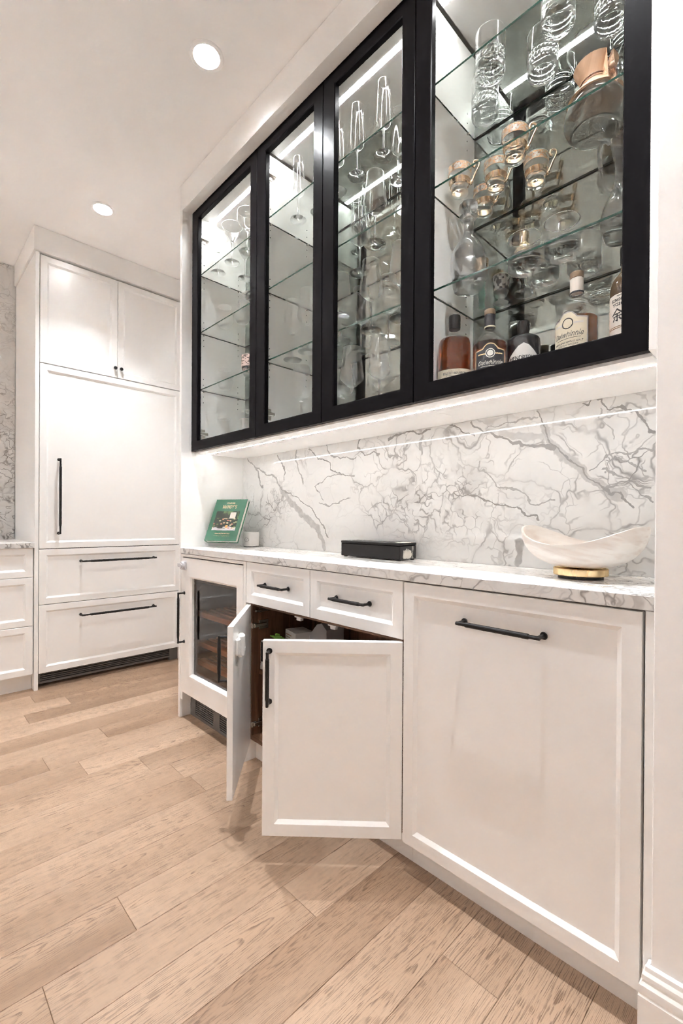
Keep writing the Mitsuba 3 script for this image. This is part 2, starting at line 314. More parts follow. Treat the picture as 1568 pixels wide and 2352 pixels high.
# floor: sub-floor and oak boards running towards the bar wall
struct('floor', box(-4.1, 2.7, -3.9, 1.72, -.06, -.016), 'dark_void')
W = .1469
JOINT = {-19: .589, -18: .738, -15: None}
fixed = {round(-2.394, 2): .476, round(-1.365, 2): .454, round(-1.218, 2): .245, round(-2.54, 2): .7515, round(-1.953, 2): .863, round(-1.072, 2): .8145, round(-3.275, 2): .589, round(-3.128, 2): .738}
def hash01(x, y):      # the board's random number, as mikit.cell_rand gives it
    M = 0xFFFFFFFF; x, y, z = x + 1000000, y + 1000000, 1000000
    h = (x * 374761393 + y * 668265263 + z * 2147483647) & M
    h = ((h ^ (h >> 13)) * 1274126177) & M
    return ((h ^ (h >> 16)) & 0xFFFFFF) / 16777215
POOL = list(range(420))
def board_id(dark):    # darker and paler boards lie where the photograph shows them
    for i, q in enumerate(POOL):
        r = hash01(q, 3)
        if (dark and .10 < r < .45) or (not dark and r > .50): return POOL.pop(i)
for k in range(-25, 22):
    x0 = -.484 + W * k
    if x0 > 2.58: break
    j = None
    for key, val in fixed.items():
        if abs(key - x0) < .03: j = val
    if j is None: j = RNG.uniform(-1.9, -.35) if k > -21 else RNG.uniform(-.5, .9)
    cuts = [-3.75]
    L = RNG.uniform(1.75, 2.1)
    c = j - 3 * 1.9
    cuts += [v for v in (j - 2.0 * 1.0, j, j + L) if -3.6 < v < 1.5] + [1.6]
    for y0, y1 in zip(cuts[:-1], cuts[1:]):
        g = .0004
        xa, xb, ya, yb = x0 + g, x0 + W - g, y0 + g, y1 - g; c = .0009
        P = [(xa, ya, -.016), (xb, ya, -.016), (xb, yb, -.016), (xa, yb, -.016), (xa, ya, -c), (xb, ya, -c), (xb, yb, -c), (xa, yb, -c),
             (xa + c, ya + c, 0), (xb - c, ya + c, 0), (xb - c, yb - c, 0), (xa + c, yb - c, 0)]
        F = []
        for r0 in (0, 4):
            for i in range(4):
                jx = (i + 1) % 4; F += [(r0 + i, r0 + jx, r0 + 4 + jx), (r0 + i, r0 + 4 + jx, r0 + 4 + i)]
        F += [(8, 9, 10), (8, 10, 11)]
        off = RNG.uniform(-1.5, 1.5)
        bid = board_id(x0 > -.80 or RNG.uniform() < .22 or (y0 > .7 and x0 > -1.1))
        uv = [(10 * bid + (q[1] - (y0 + y1) / 2) + off * .6, q[0] - x0) for q in P]
        part('floor', 'plank', trimesh.Trimesh(P, F, process=False), 'oak', False, uv=np.array(uv))
# baseboard along the right wall, with its return round the corner
prof = [(0, 0), (.018, 0), (.018, .118), (.0155, .121), (.0175, .127), (.0165, .140), (.012, .146), (.0115, .150), (.013, .153), (.0125, .160), (.008, .166), (.007, .175), (0, .178)]
def swept(prof, path):
    V, F = [], []; n = len(prof)
    for (px, py, nx, ny) in path:
        for d, z in prof: V.append((px + nx * d, py + ny * d, z))
    for k in range(len(path) - 1):
        for i in range(n):
            j = (i + 1) % n; F += [(k * n + i, k * n + j, k * n + n + j), (k * n + i, k * n + n + j, k * n + n + i)]
    for i in range(1, n - 1): F += [(0, i + 1, i), ((len(path) - 1) * n, (len(path) - 1) * n + i, (len(path) - 1) * n + i + 1)]
    return fix(trimesh.Trimesh(np.array(V), np.array(F), process=False))
struct('baseboard_right', swept(prof, [(-.2225, 1.105, -1, 0), (-.2225, 1.0895, -1, -1), (2.598, 1.0895, 0, -1)]), 'white_lacquer', 25)

# soffit over the glass cabinets with its stepped trim
struct('trim_1', box(-2.398, -.224, 1.106, 1.158, 2.724, ZC - .002, .001), 'white_lacquer')
struct('trim_2', cat(box(-2.375, -.250, 1.132, 1.160, 2.7405, 2.748), box(-2.375, -.250, 1.139, 1.1605, 2.7395, 2.7405)), 'white_lacquer')
# soffit over the refrigerator
struct('trim_3', box(-3.98, -3.338, .612, 1.596, 2.7175, ZC - .002, .0015), 'white_lacquer')

# downlights
lamp_m = lathe([(0, 0), (.034, 0), (.034, .006), (0, .006)], 32)
trimring = lathe([(.046, -.0035), (.062, -.0035), (.066, -.001), (.066, .0005), (.0535, .0005), (.0535, .004), (.0375, .030), (.036, .030), (.036, .028)], 40)
def ring_closed(pr): return lathe(pr + [pr[0]], 40)
trimring = ring_closed([(.050, -.0035), (.062, -.0035), (.066, -.001), (.066, -.0003), (.0535, -.0003), (.0535, .004), (.0385, .036), (.036, .036), (.047, .004)])
lampd, ringd = mikit.ply(lamp_m, 'white_plastic', 30), mikit.ply(trimring, 'ceiling_paint', 30)
DL = {0: 'white round recessed downlight in the ceiling furthest left, towards the refrigerator', 1: 'largest white round recessed downlight in the ceiling, above the glass cabinets'}
for i, (x, y) in enumerate(DOWN):
    lab = DL.get(i, 'white round recessed ceiling downlight outside the picture')
    k = thing('downlight', lab, 'ceiling light', None if i in DL else 'downlights behind the camera')
    part(k, 'trim_ring', ringd, None, tw=T().translate([x, y, ZC]))
    part(k, 'lamp', {**mikit.ply(lamp_m, 'white_plastic', 30), 'emitter': {'type': 'area', 'sampling_weight': .6, 'radiance': {'type': 'rgb', 'value': (LAMP * LAMP_DISC * min(ROW_GAIN[y], 1)).tolist()}}}, None, tw=T().translate([x, y, ZC + .028]), label='glowing lamp disc')
    scene[f'beam_{i}'] = {'type': 'spot', 'sampling_weight': 2.5 if y > 0 else 1.2, 'intensity': {'type': 'rgb', 'value': (LAMP * LAMP_BEAM * ROW_GAIN[y]).tolist()}, 'beam_width': BEAM, 'cutoff_angle': CUT[y], 'to_world': T().look_at(origin=[x, y, ZC - .004], target=[x, y, 0], up=[1, 0, 0])}

# ------------------------------------------------------------------ refrigerator wall
XF = -3.3505
fr = thing('refrigerator', 'tall built-in refrigerator faced with white recessed panels beside the left counter', 'refrigerator')
part(fr, 'side_panel', box(-3.985, XF, .6225, .644, 0, 2.714, .0012), 'white_lacquer', False)
part(fr, 'side_panel', box(-3.985, XF, 1.5605, 1.583, 0, 2.714, .0012), 'white_lacquer', False)
part(fr, 'body', box(-3.98, XF - .060, .6445, 1.560, .10, 2.02), 'steel_grey', False)
def front(y0, y1, z0, z1): return shaker(y1 - y0, z1 - z0), tr(XF, y0, z0, 90)
def fr_front(name, y0, y1, z0, z1, **kw):
    m, t = front(y0, y1, z0, z1); return part(fr, name, m, 'white_lacquer', False, tw=t)
d = fr_front('door', .6475, 1.5585, .8785, 2.032)
part(d, 'handle', bar_handle(.467, 'z', .042, r=.0055, grip=.0075), 'black_metal', tw=tr(XF - .0005, .752, 1.207, 90), label='long vertical black bar handle')
for z0, z1, zh in ((.5295, .8735, .790), (.1010, .5255, .439)):
    d = fr_front('drawer', .6475, 1.5585, z0, z1)
    part(d, 'handle', bar_handle(.475, 'x', .042, r=.0055, grip=.0075), 'black_metal', tw=tr(XF - .0005, 1.118, zh, 90), label='long horizontal black bar handle')
g = part(fr, 'vent_grille', cat(box(-3.425, -3.4, .6445, .665, .022, .0985), box(-3.425, -3.4, 1.497, 1.5605, .0, .0985), box(-3.425, -3.4, .665, 1.497, .022, .036), box(-3.425, -3.4, .665, 1.497, .0925, .0985)), 'grey_metal', False)
part(fr, 'vent_back', box(-3.50, -3.48, .65, 1.5605, .0, .0985), 'steel_grey', False)
for i in range(4): part(g, 'slat', box(-3.422, -3.402, .665, 1.497, .0425 + .0125 * i, .0475 + .0125 * i), 'grey_metal', False)
uc = thing('wall_cabinet', 'white two-door cabinet above the refrigerator with black knobs', 'cabinet')
part(uc, 'body', box(-3.98, XF - .022, .6445, 1.5605, 2.035, 2.714), 'white_lacquer', False)
knob = lathe([(0, -.002), (.004, -.002), (.004, .012), (.0105, .016), (.0115, .022), (.009, .0265), (0, .027)], 24)
knob.apply_transform(trimesh.transformations.rotation_matrix(math.pi / 2, (1, 0, 0)))
for y0, y1, yk in ((.6475, 1.1005, 1.083), (1.1035, 1.5585, 1.122)):
    m, t = front(y0, y1, 2.0375, 2.7035)
    d = part(uc, 'door', m, 'white_lacquer', False, tw=t)
    part(d, 'knob', knob, 'black_metal', tw=tr(XF - .0008, yk, 2.098, 90), label='small round black knob')
# left drawers, counter and marble wall
dc = thing('drawer_cabinet', 'white three-drawer base cabinet left of the refrigerator under marble counter', 'cabinet')
part(dc, 'body', box(-3.985, XF - .021, -.40, .6205, .105, .882), 'white_lacquer', False)
part(dc, 'toe_kick', box(-3.985, -3.415, -.40, .6205, 0, .1045), 'white_lacquer', False)
for z0, z1 in ((.706, .8835), (.4065, .7025), (.1065, .4030)):
    m, t = front(-.28, .6145, z0, z1); part(dc, 'drawer', m, 'white_lacquer', False, tw=t)
solo('countertop', box(-3.994, -3.336, -.42, .6215, .8855, .917, .0015), 'marble', 'white veined marble countertop on the drawers left of the refrigerator', 'countertop', smooth=False)
solo('backsplash', box(-4.0145, -3.995, -.9, .6220, .90, ZC - .003), 'marble', 'full-height white marble slab on the wall left of the refrigerator', 'backsplash', smooth=False)

# ------------------------------------------------------------------ end panel, base units
YF = 1.108
solo('end_panel', box(-2.398, -2.3765, 1.106, 1.597, 0, 2.7235, .0012), 'white_lacquer', 'full-height narrow white end panel at the left end of the bar', 'panel', smooth=False)
# wine cooler
wc = thing('wine_cooler', 'built-in wine cooler with glass door at the left end of the bar', 'wine cooler')
WX0, WX1, WZ0, WZ1 = -2.3545, -1.7625, .1445, .8625
part(wc, 'stile', box(-1.7590, -1.7385, YF, 1.49, 0, .8828, .001), 'white_lacquer', False)
part(wc, 'stile', box(-2.3760, -2.3565, YF + .002, 1.49, .1, .8828, .001), 'white_lacquer', False)
part(wc, 'rail', box(-2.3560, -1.7595, YF, 1.15, .8685, .8828, .001), 'white_lacquer', False)
inn = [box(-2.345, -2.33, 1.150, 1.488, .12, .866), box(-1.785, -1.765, 1.150, 1.488, .12, .866), box(-2.33, -1.785, 1.47, 1.488, .12, .866), box(-2.33, -1.785, 1.150, 1.47, .12, .14), box(-2.33, -1.785, 1.150, 1.47, .848, .866)]
part(wc, 'interior', cat(*inn), 'dark_void', False)
wd = part(wc, 'door', framed(WX1 - WX0, WZ1 - WZ0, .022, .080, .052, .100, .095, .010, .010), 'white_lacquer', False, tw=tr(WX0, YF, WZ0))
gx0, gx1, gz0, gz1 = WX0 + .088, WX1 - .060, WZ0 + .108, WZ1 - .103
part(wd, 'gasket', framed(gx1 - gx0, gz1 - gz0, .012, .016, .016, .016, .016, .002, .002), 'black_metal', False, tw=tr(gx0, YF + .024, gz0), label='black inner frame')
part(wd, 'pane', trimesh.Trimesh([(gx0, YF + .0225, gz0), (gx1, YF + .0225, gz0), (gx1, YF + .0225, gz1), (gx0, YF + .0225, gz1)], [(0, 1, 2), (0, 2, 3)]), 'tinted_glass', False, label='dark brown tinted glass')
part(wd, 'handle', bar_handle(.258, 'z'), 'black_metal', tw=tr(-2.331, YF - .0005, .547), label='vertical black bar handle')
lk = moved(lathe([(0, 0), (.0205, 0), (.0215, .003), (.0215, .009), (.0195, .012), (.012, .012), (.011, .016), (0, .0165)], 28), 0, 0, 0)
lk.apply_transform(trimesh.transformations.rotation_matrix(math.pi / 2, (1, 0, 0)))
sq = box(-.021, .021, -.011, 0, -.0235, .0235, .004)
part(wd, 'child_lock', cat(moved(sq, -2.326, YF - .001, .822), moved(lk, -2.326, YF - .011, .822), box(-2.385, -2.335, YF - .016, YF - .012, .812, .832, .002)), 'grey_plastic', label='round grey plastic child lock')
for zt in (.575, .416, .315): part(wc, 'rack', box(-2.326, -1.79, 1.172, 1.188, zt - .027, zt, .001), 'rack_wood', False, label='wooden rack front')
for zt in (.575, .416, .315):
    part(wc, 'rack_slats', cat(*[box(-2.325, -1.79, 1.20 + .045 * i, 1.222 + .045 * i, zt - .016, zt - .006) for i in range(6)]), 'rack_wood', False, kind='stuff')
vg = part(wc, 'vent_grille', cat(box(-2.376, -2.318, 1.167, 1.175, 0, .142), box(-2.125, -2.063, 1.167, 1.175, 0, .142), box(-1.83, -1.76, 1.167, 1.175, 0, .142), box(-2.318, -1.83, 1.167, 1.175, 0, .016), box(-2.318, -1.83, 1.167, 1.175, .098, .142)), 'grey_metal', False)
part(wc, 'vent_back', box(-2.376, -1.76, 1.255, 1.265, 0, .142), 'steel_grey', False)
for xa, xb in ((-2.318, -2.125), (-2.063, -1.83)):
    for i in range(7): part(vg, 'slat', box(xa, xb, 1.168, 1.174, .0205 + .0112 * i, .0250 + .0112 * i), 'grey_metal', False)
    for i in range(1, 3): part(vg, 'bar', box(xa + (xb - xa) * i / 3 - .002, xa + (xb - xa) * i / 3 + .002, 1.1675, 1.1745, .016, .098), 'grey_metal', False)

# base cabinet with two open doors
bc = thing('base_cabinet', 'white base cabinet with two drawers and both doors standing open', 'cabinet')
BX0, BX1, BXM = -1.7365, -.8690, -1.3050
part(bc, 'side_panel', box(BX0, BX0 + .016, 1.131, 1.486, .098, .879), 'walnut', False, label='walnut side panel')
part(bc, 'side_panel', box(BX1 - .016, BX1, 1.131, 1.486, .098, .879), 'walnut', False, label='walnut side panel')
part(bc, 'back_panel', box(BX0 + .016, BX1 - .016, 1.474, 1.486, .098, .879), 'walnut', False, label='walnut back panel')
part(bc, 'bottom_panel', box(BX0 + .016, BX1 - .016, 1.131, 1.474, .098, .116), 'walnut_flat', False, label='walnut bottom panel')
part(bc, 'drawer_divider', box(BX0 + .016, BX1 - .016, 1.131, 1.474, .690, .7025), 'walnut_flat', False, label='walnut board under the drawers')
part(bc, 'shelf', box(BX0 + .0165, BX1 - .0165, 1.165, 1.473, .382, .402, .001), 'walnut_flat', False, label='walnut shelf')
for x0, x1, xh in ((BX0 + .0015, BXM - .0015, -1.513), (BXM + .0015, BX1 - .0015, -1.0825)):
    d = part(bc, 'drawer', shaker(x1 - x0, .1775), 'white_lacquer', False, tw=tr(x0, YF, .7045))
    part(d, 'handle', bar_handle(.156), 'black_metal', tw=tr(xh, YF - .0004, .796), label='horizontal black bar handle')
part(bc, 'toe_kick', box(BX0, BX1, 1.166, 1.180, 0, .0975), 'white_lacquer', False)
dm = mikit.ply(shaker(.4285, .6015, .0205), 'white_lacquer', False)
dl = part(bc, 'door', dm, None, tw=tr(-1.7325, 1.1085, .0945, -41.3))
part(dl, 'handle', bar_handle(.155, 'z'), 'black_metal', tw=tr(-1.7325, 1.1085, .575, -41.3) @ T().translate([.395, -.0005, 0]), label='vertical black bar handle')
lock = cat(box(.385, .420, .0212, .036, .512, .570, .005), box(.345, .386, .0212, .047, .495, .578, .008), box(.352, .364, .046, .049, .515, .528, .002))
part(dl, 'child_lock', lock, 'white_plastic', tw=tr(-1.7325, 1.1085, .0945, -41.3) @ T().translate([-.02, 0, -.02]), label='white plastic child lock on the inside')
a2 = math.degrees(math.atan2(1.109 - .816, -.869 + 1.173))
drr = part(bc, 'door', dm, None, tw=tr(-1.1780, .8125, .0945, a2))
part(drr, 'handle', bar_handle(.155, 'z'), 'black_metal', tw=tr(-1.1780, .8125, .587, a2) @ T().translate([.0205, -.0005, 0]), label='vertical black bar handle')
def hinge_cup(): return cat(box(0, .014, .022, .028, -.028, .028, .002), box(.004, .06, .028, .040, -.009, .009, .003), box(.05, .10, .03, .036, -.018, .018, .002))
for zh in (.600, .165):
    part(bc, 'hinge', cat(box(BX0 + .0165, BX0 + .019, 1.165, 1.215, zh - .020, zh + .020, .001), box(BX0 + .019, BX0 + .030, 1.136, 1.20, zh - .008, zh + .008, .002), box(BX0 + .012, BX0 + .024, 1.128, 1.150, zh - .012, zh + .012, .002)), 'nickel', False, label='metal hinge')
part(bc, 'hinge', cat(box(BX0 + .0165, BX0 + .019, 1.165, 1.215, .655, .675, .001), box(BX0 + .019, BX0 + .030, 1.14, 1.22, .660, .670, .002)), 'nickel', False, label='metal hinge')
for xc in (-1.399, -1.205):
    part(bc, 'catch', cat(box(xc - .022, xc + .022, 1.128, 1.150, .6855, .6895), box(xc - .012, xc + .012, 1.130, 1.146, .674, .6855, .001)), 'white_plastic', False, label='white plastic catch')
# pull-out front on the right
pc = thing('base_cabinet', 'wide white full-height base unit with one long handle right of the open doors', 'cabinet')
part(pc, 'body', box(-.8670, -.2460, 1.185, 1.486, .098, .878), 'white_lacquer', False)
pf = part(pc, 'front_panel', shaker(.620, .789), 'white_lacquer', False, tw=tr(-.8660, YF, .0915))
part(pf, 'handle', bar_handle(.212, r=.005, grip=.0068), 'black_metal', tw=tr(-.5525, YF - .0004, .7945), label='horizontal black bar handle')
part(pc, 'toe_kick', box(-.8680, -.2460, 1.166, 1.180, 0, .0975), 'white_lacquer', False)
part(pc, 'filler', box(-.2405, -.2235, YF, 1.4, 0, .8840, .001), 'white_lacquer', False)
# countertop and backsplash of the bar
solo('countertop', box(-2.3755, -.2235, 1.1035, 1.4895, .8852, .915, .0012), 'marble', 'long white veined marble countertop of the bar', 'countertop', smooth=False)
solo('backsplash', box(-2.3760, -.2235, 1.490, 1.5025, .9155, 1.4295), 'marble_backsplash', 'white marble backsplash with grey veins behind the bar counter', 'backsplash', smooth=False)

# unseen island added behind the camera as a reflector: its pale top sends the downlights' light back to the ceiling
k = thing('added_island', 'long white island with pale top, added unseen behind the camera to bounce light to the ceiling', 'island')
part(k, 'body', box(-3.0, 1.2, -2.20, -.85, .10, .878), 'white_lacquer', False); part(k, 'toe_kick', box(-2.95, 1.15, -2.15, -.90, 0, .0995), 'white_lacquer', False)
part(k, 'countertop', box(-3.04, 1.24, -2.24, -.81, .879, .917, .002), 'marble', False, label='pale veined top that bounces light upward')

# ------------------------------------------------------------------ glass-fronted cabinets
YD, YM = 1.163, 1.490
DZ0, DZ1 = 1.4375, 2.7385
def hinge(x, y, z):
    return cat(box(x, x + .004, y - .026, y + .030, z - .006, z + .008, .001), box(x + .004, x + .014, y - .030, y + .026, z - .007, z + .009, .002), box(x, x + .003, y - .012, y + .012, z - .026, z + .026, .001))
def cabinet(label, x0, x1, doors, shelves, zt, yfront, hinges):
    k = thing('display_cabinet', label, 'cabinet')
    t = .018; yb = YD + .024
    for a, b in ((x0, x0 + t), (x1 - t, x1)): part(k, 'side_panel', box(a, b, yb, YM + .012, 1.4300, 2.7230), 'white_lacquer', False)
    part(k, 'bottom_panel', box(x0 + t, x1 - t, yb, YM + .012, 1.4300, 1.4520), 'white_lacquer', False)
    part(k, 'top_panel', box(x0 + t, x1 - t, yb, YM + .012, zt, 2.7600 if zt > 2.723 else 2.7230), 'white_lacquer', False)
    part(k, 'mirror', box(x0 + t, x1 - t, YM, YM + .011, 1.4525, zt - .0005), 'mirror_smoked', False, label='smoked mirror back')
    part(k, 'light_strip', {**mikit.ply(box(x0 + t + .001, x1 - t - .001, 1.262, 1.283, zt - .0012, zt - .0006), 'white_plastic', False), 'emitter': {'type': 'area', 'sampling_weight': 6.0, 'radiance': {'type': 'rgb', 'value': STRIP.tolist()}}}, None, label='glowing white light strip')
    for z in shelves:
        s = part(k, 'glass_shelf', box(x0 + t + .001, x1 - t - .001, yfront + .0006, YM - .004, z - .006, z), 'glass_shelf', False, label='clear glass shelf')
        part(s, 'edge', cat(box(x0 + t + .001, x1 - t - .001, yfront, yfront + .0005, z - .006, z), box(x0 + t + .001, x1 - t - .001, YM - .0039, YM - .0034, z - .006, z), box(x0 + t + .0004, x0 + t + .0009, yfront, YM - .0034, z - .006, z)), 'glass_edge', False, label='green polished edge')
    pins, hole_discs = [], []
    for z in shelves:
        for y in (1.2245, 1.441):
            pins.append(moved(tube([(0, 0, 0), (.009, 0, 0)], .0035, 8), x0 + t, y, z - .0100)); pins.append(moved(tube([(0, 0, 0), (-.009, 0, 0)], .0035, 8), x1 - t, y, z - .0100))
            for dz in (.062, .029, -.035, -.067): hole_discs.append(moved(tube([(0, 0, 0), (.0003, 0, 0)], .0027, 8), x0 + t, y, z + dz))  # flat dark discs, the shade inside each pin hole put in as colour
    part(k, 'shelf_pins', cat(*pins), 'nickel', 30, kind='stuff'); part(k, 'pin_hole_shades', cat(*hole_discs), 'black_metal', False, kind='stuff')
    for hx, hz in hinges: part(k, 'hinge', hinge(hx, 1.222, hz), 'nickel', False, label='metal door hinge')
    for dx0, dx1, l, r in doors:
        d = part(k, 'door', framed(dx1 - dx0, DZ1 - DZ0, .022, l, r, .049, .054, .003, .003), 'black_lacquer', False, tw=tr(dx0, YD, DZ0), label='black framed glass door')
        part(d, 'pane', trimesh.Trimesh([(dx0 + l, YD + .014, DZ0 + .045), (dx1 - r, YD + .014, DZ0 + .045), (dx1 - r, YD + .014, DZ1 - .05), (dx0 + l, YD + .014, DZ1 - .05)], [(0, 1, 2), (0, 2, 3)]), 'glass_pane', False, label='clear glass pane')
    return k
ZA, ZB, ZD, ZFL = (2.405, 2.090, 1.778), (2.418, 2.100, 1.784), (2.436, 2.113, 1.792), 1.452
cabinet('black framed glass cabinet with one door at the far left end', -2.3755, -1.7545, [(-2.3745, -1.7545, .060, .050)], ZA, 2.718, 1.200, [(-2.3575, 2.609), (-2.3575, 1.536)])
cabinet('black framed glass cabinet with two doors in the middle', -1.7535, -.8785, [(-1.7515, -1.3115, .062, .052), (-1.3085, -.8795, .060, .050)], ZB, 2.738, 1.198, [(-1.7355, 2.634), (-1.7355, 1.546)])
cabinet('black framed glass cabinet with bottles on its floor at the right end', -.8775, -.2490, [(-.8765, -.2490, .056, .052)], ZD, 2.748, 1.212, [])
scene[nm('trim_4')] = mikit.ply(cat(box(-2.376, -2.3752, 1.15, 1.165, 1.43, 2.73)), 'white_lacquer', False); labels['trim_4'] = {'kind': 'structure'}
struct('trim_5', box(-.2480, -.2230, 1.150, 1.50, 1.432, 2.722, .001), 'white_lacquer')
k = thing('under_cabinet_light', 'thin glowing white light strip under the black glass cabinets', 'light strip')
scene[k] = {**mikit.ply(box(-2.372, -.2255, 1.2525, 1.2605, 1.4292, 1.4298), 'white_plastic', False), 'emitter': {'type': 'area', 'sampling_weight': 5.0, 'radiance': {'type': 'rgb', 'value': UNDER.tolist()}}}

# ------------------------------------------------------------------ glassware
def sheet(prof, n=48):
    """A thin blown wall: one surface of revolution, open at both ends unless it reaches the axis."""
    V, F, th = [], [], np.arange(n) * 2 * np.pi / n
    for r, z in prof: V += [(r * math.cos(t), r * math.sin(t), z) for t in th]
    for k in range(len(prof) - 1):
        for i in range(n):
            j = (i + 1) % n; F += [(k * n + i, k * n + j, k * n + n + j), (k * n + i, k * n + n + j, k * n + n + i)]
    return trimesh.Trimesh(np.array(V), np.array(F), process=False)
def shell(outer, wall, floor_z, n=48):
    rim = outer[-1]; ins = [(max(r - wall, .0015), z) for r, z in outer if z > floor_z + .002][::-1]
    return lathe([(0, outer[0][1])] + outer + [(rim[0] - wall * .5, rim[1] + .0004)] + ins + [(ins[-1][0] * .55, floor_z + .0008), (0, floor_z)], n)
def rim_ring(r, z, t=.0007, n=48): return tube([(r * math.cos(a), r * math.sin(a), z) for a in np.linspace(0, 2 * np.pi, n, endpoint=False)], t, 8, True)
def glass(outer, zs, base_top, names=('stem', 'bowl'), n=48, rim=.0009, solid=None, wall_t=.0011):
    """Parts of a glass: solid foot or base below zs (domed up to base_top), thin wall above, rounded rim."""
    low = [q for q in outer if q[1] <= zs + 1e-6]; r0 = low[-1][0]
    base = solid if solid is not None else lathe([(0, outer[0][1])] + low + [(r0 * .55, (zs + base_top) / 2 if base_top > zs else base_top), (0, base_top)], n)
    wall = sheet([(r + .00005, z) for r, z in outer if z >= zs - 1e-6], n)
    return [(names[0], mikit.ply(base, 'glass_clear', 35)), (names[1], mikit.ply(wall, 'glass_wall', True)), ('rim', mikit.ply(rim_ring(outer[-1][0], outer[-1][1], rim, n), 'glass_clear', True))]
def stem_foot(rf, rs, z0): return [(rf - .001, 0), (rf, .0012), (rf - .0006, .0022), (rf * .6, .0042), (rf * .25, .008), (rs * 1.25, .018), (rs, .03), (rs, z0 * .75), (rs * 1.15, z0 * .92)]
def pchip(pts, n):
    pts = np.array(pts); return [tuple(q) for q in bez(pts, n)]
def dense(pts, k=4): return pchip(pts, (len(pts) - 1) * k + 1)
fd = glass(stem_foot(.0365, .0036, .100) + [(.0062, .103)] + dense([(.0085, .105), (.016, .110), (.0255, .121), (.0275, .130), (.0272, .150), (.0262, .19), (.0248, .23), (.0225, .276)], 3), .1051, .1115)
wd_ = glass(stem_foot(.0415, .0038, .110) + [(.0062, .113)] + [(.009, .1155), (.015, .119), (.022, .1245), (.029, .131), (.036, .138), (.0415, .144), (.0437, .1475), (.0445, .1515), (.0442, .156), (.0432, .166), (.0415, .180), (.0397, .197), (.0375, .215), (.0352, .238), (.0325, .263)], .1156, .1205)
md = glass(stem_foot(.038, .0036, .098) + [(.0075, .103), (.007, .108), (.009, .111)] + [(.012, .115), (.026, .138), (.042, .165), (.054, .190)], .1111, .114)
cd = glass(stem_foot(.038, .0036, .098) + [(.0065, .103), (.009, .107)] + dense([(.014, .110), (.030, .124), (.044, .142), (.0505, .160), (.0505, .175), (.048, .198)], 3), .1071, .1105)
SB = ('base', 'wall')
sd = glass([(.022, 0), (.026, .001), (.030, .005)] + dense([(.033, .010), (.041, .030), (.0435, .045), (.041, .075), (.036, .108)], 3), .0051, .006, SB)
td = glass([(.027, 0), (.029, .001), (.030, .01), (.0315, .05), (.033, .09), (.034, .155)], .0101, .0095, SB)
def cut_rad(th, r, z):
    q = np.full(len(th), r)
    if r > .040 and .018 < z < .062:
        q = q - .0011 * ((np.arange(len(th)) % 4) == 0)
        if min(abs(z - g) for g in (.030, .045, .0585)) < .0008: q = q - .0011
    return q
hz = [(.037, 0), (.042, .003), (.044, .010), (.044, .018)]
for g in (.030, .045, .0585): hz += [(.044, g - .0024), (.044, g), (.044, g + .0024)]
hz += [(.044, .066), (.0440, .070)]
high_base = lathe([(0, 0)] + hz + [(.0422, .070), (.0416, .026), (.036, .0205), (0, .020)], 96, cut_rad)
hd = glass([(.044, .0), (.044, .0702), (.0441, .095), (.0442, .124)], .0702, .0, SB, 64, .0009, high_base, .0020)
def star(m, rmax):
    v = m.vertices.copy(); r = np.hypot(v[:, 0], v[:, 1]); th = np.arctan2(v[:, 1], v[:, 0])
    low = (v[:, 2] < .012) & (r < rmax)
    v[low, 2] += .0032 * np.abs(np.sin(11 * th[low])) * np.clip(r[low] / .012, 0, 1) * (1 - np.clip((r[low] - rmax * .85) / (rmax * .2), 0, 1) * .6)
    return trimesh.Trimesh(v, m.faces, process=False)
rocks_base = star(lathe([(0, .001), (.004, .001), (.012, .001), (.022, .001), (.032, .001), (.040, .0015), (.0435, .006), (.0448, .012), (.0448, .030), (.0448, .038), (.0430, .038), (.0415, .036), (.030, .031), (0, .030)], 88), .046)
rd = glass([(.0448, .0), (.0448, .0382), (.0448, .065), (.0448, .099)], .0382, 0, SB, 64, .0010, rocks_base, .0022)
mug_g = glass([(.034, 0), (.036, .001), (.037, .008), (.0375, .02), (.0375, .095)], .0081, .0075, SB, 48, .001)
def put(k, parts, t):
    for name, d in parts: part(k, name, d, None, tw=t)
def ware(name, label, catg, parts, x, y, z, group=None):
    k = thing(name, label, catg, group); put(k, parts, tr(x, y, z + .0004)); return k
G = 'champagne flutes on the top shelf'
for lab, x, y, z in (('clear champagne flute, furthest right of the front three behind the third door', -1.125, 1.300, ZB[0]), ('clear champagne flute standing between two others behind the third door', -1.263, 1.302, ZB[0]),
                     ('clear champagne flute half cut off by the black frame left of two whole flutes', -1.378, 1.306, ZB[0]), ('clear champagne flute behind the rightmost one, against the mirror beside the black frame', -1.163, 1.433, ZB[0]),
                     ('clear champagne flute in front of the white cabinet side, wholly visible in the second door', -1.631, 1.303, ZB[0]), ('clear champagne flute at the right edge of the second glass door', -1.527, 1.335, ZB[0])):
    ware('champagne_flute', lab, 'glass', fd, x, y, z, G)
G = 'stemmed wine glasses in the middle cabinet'
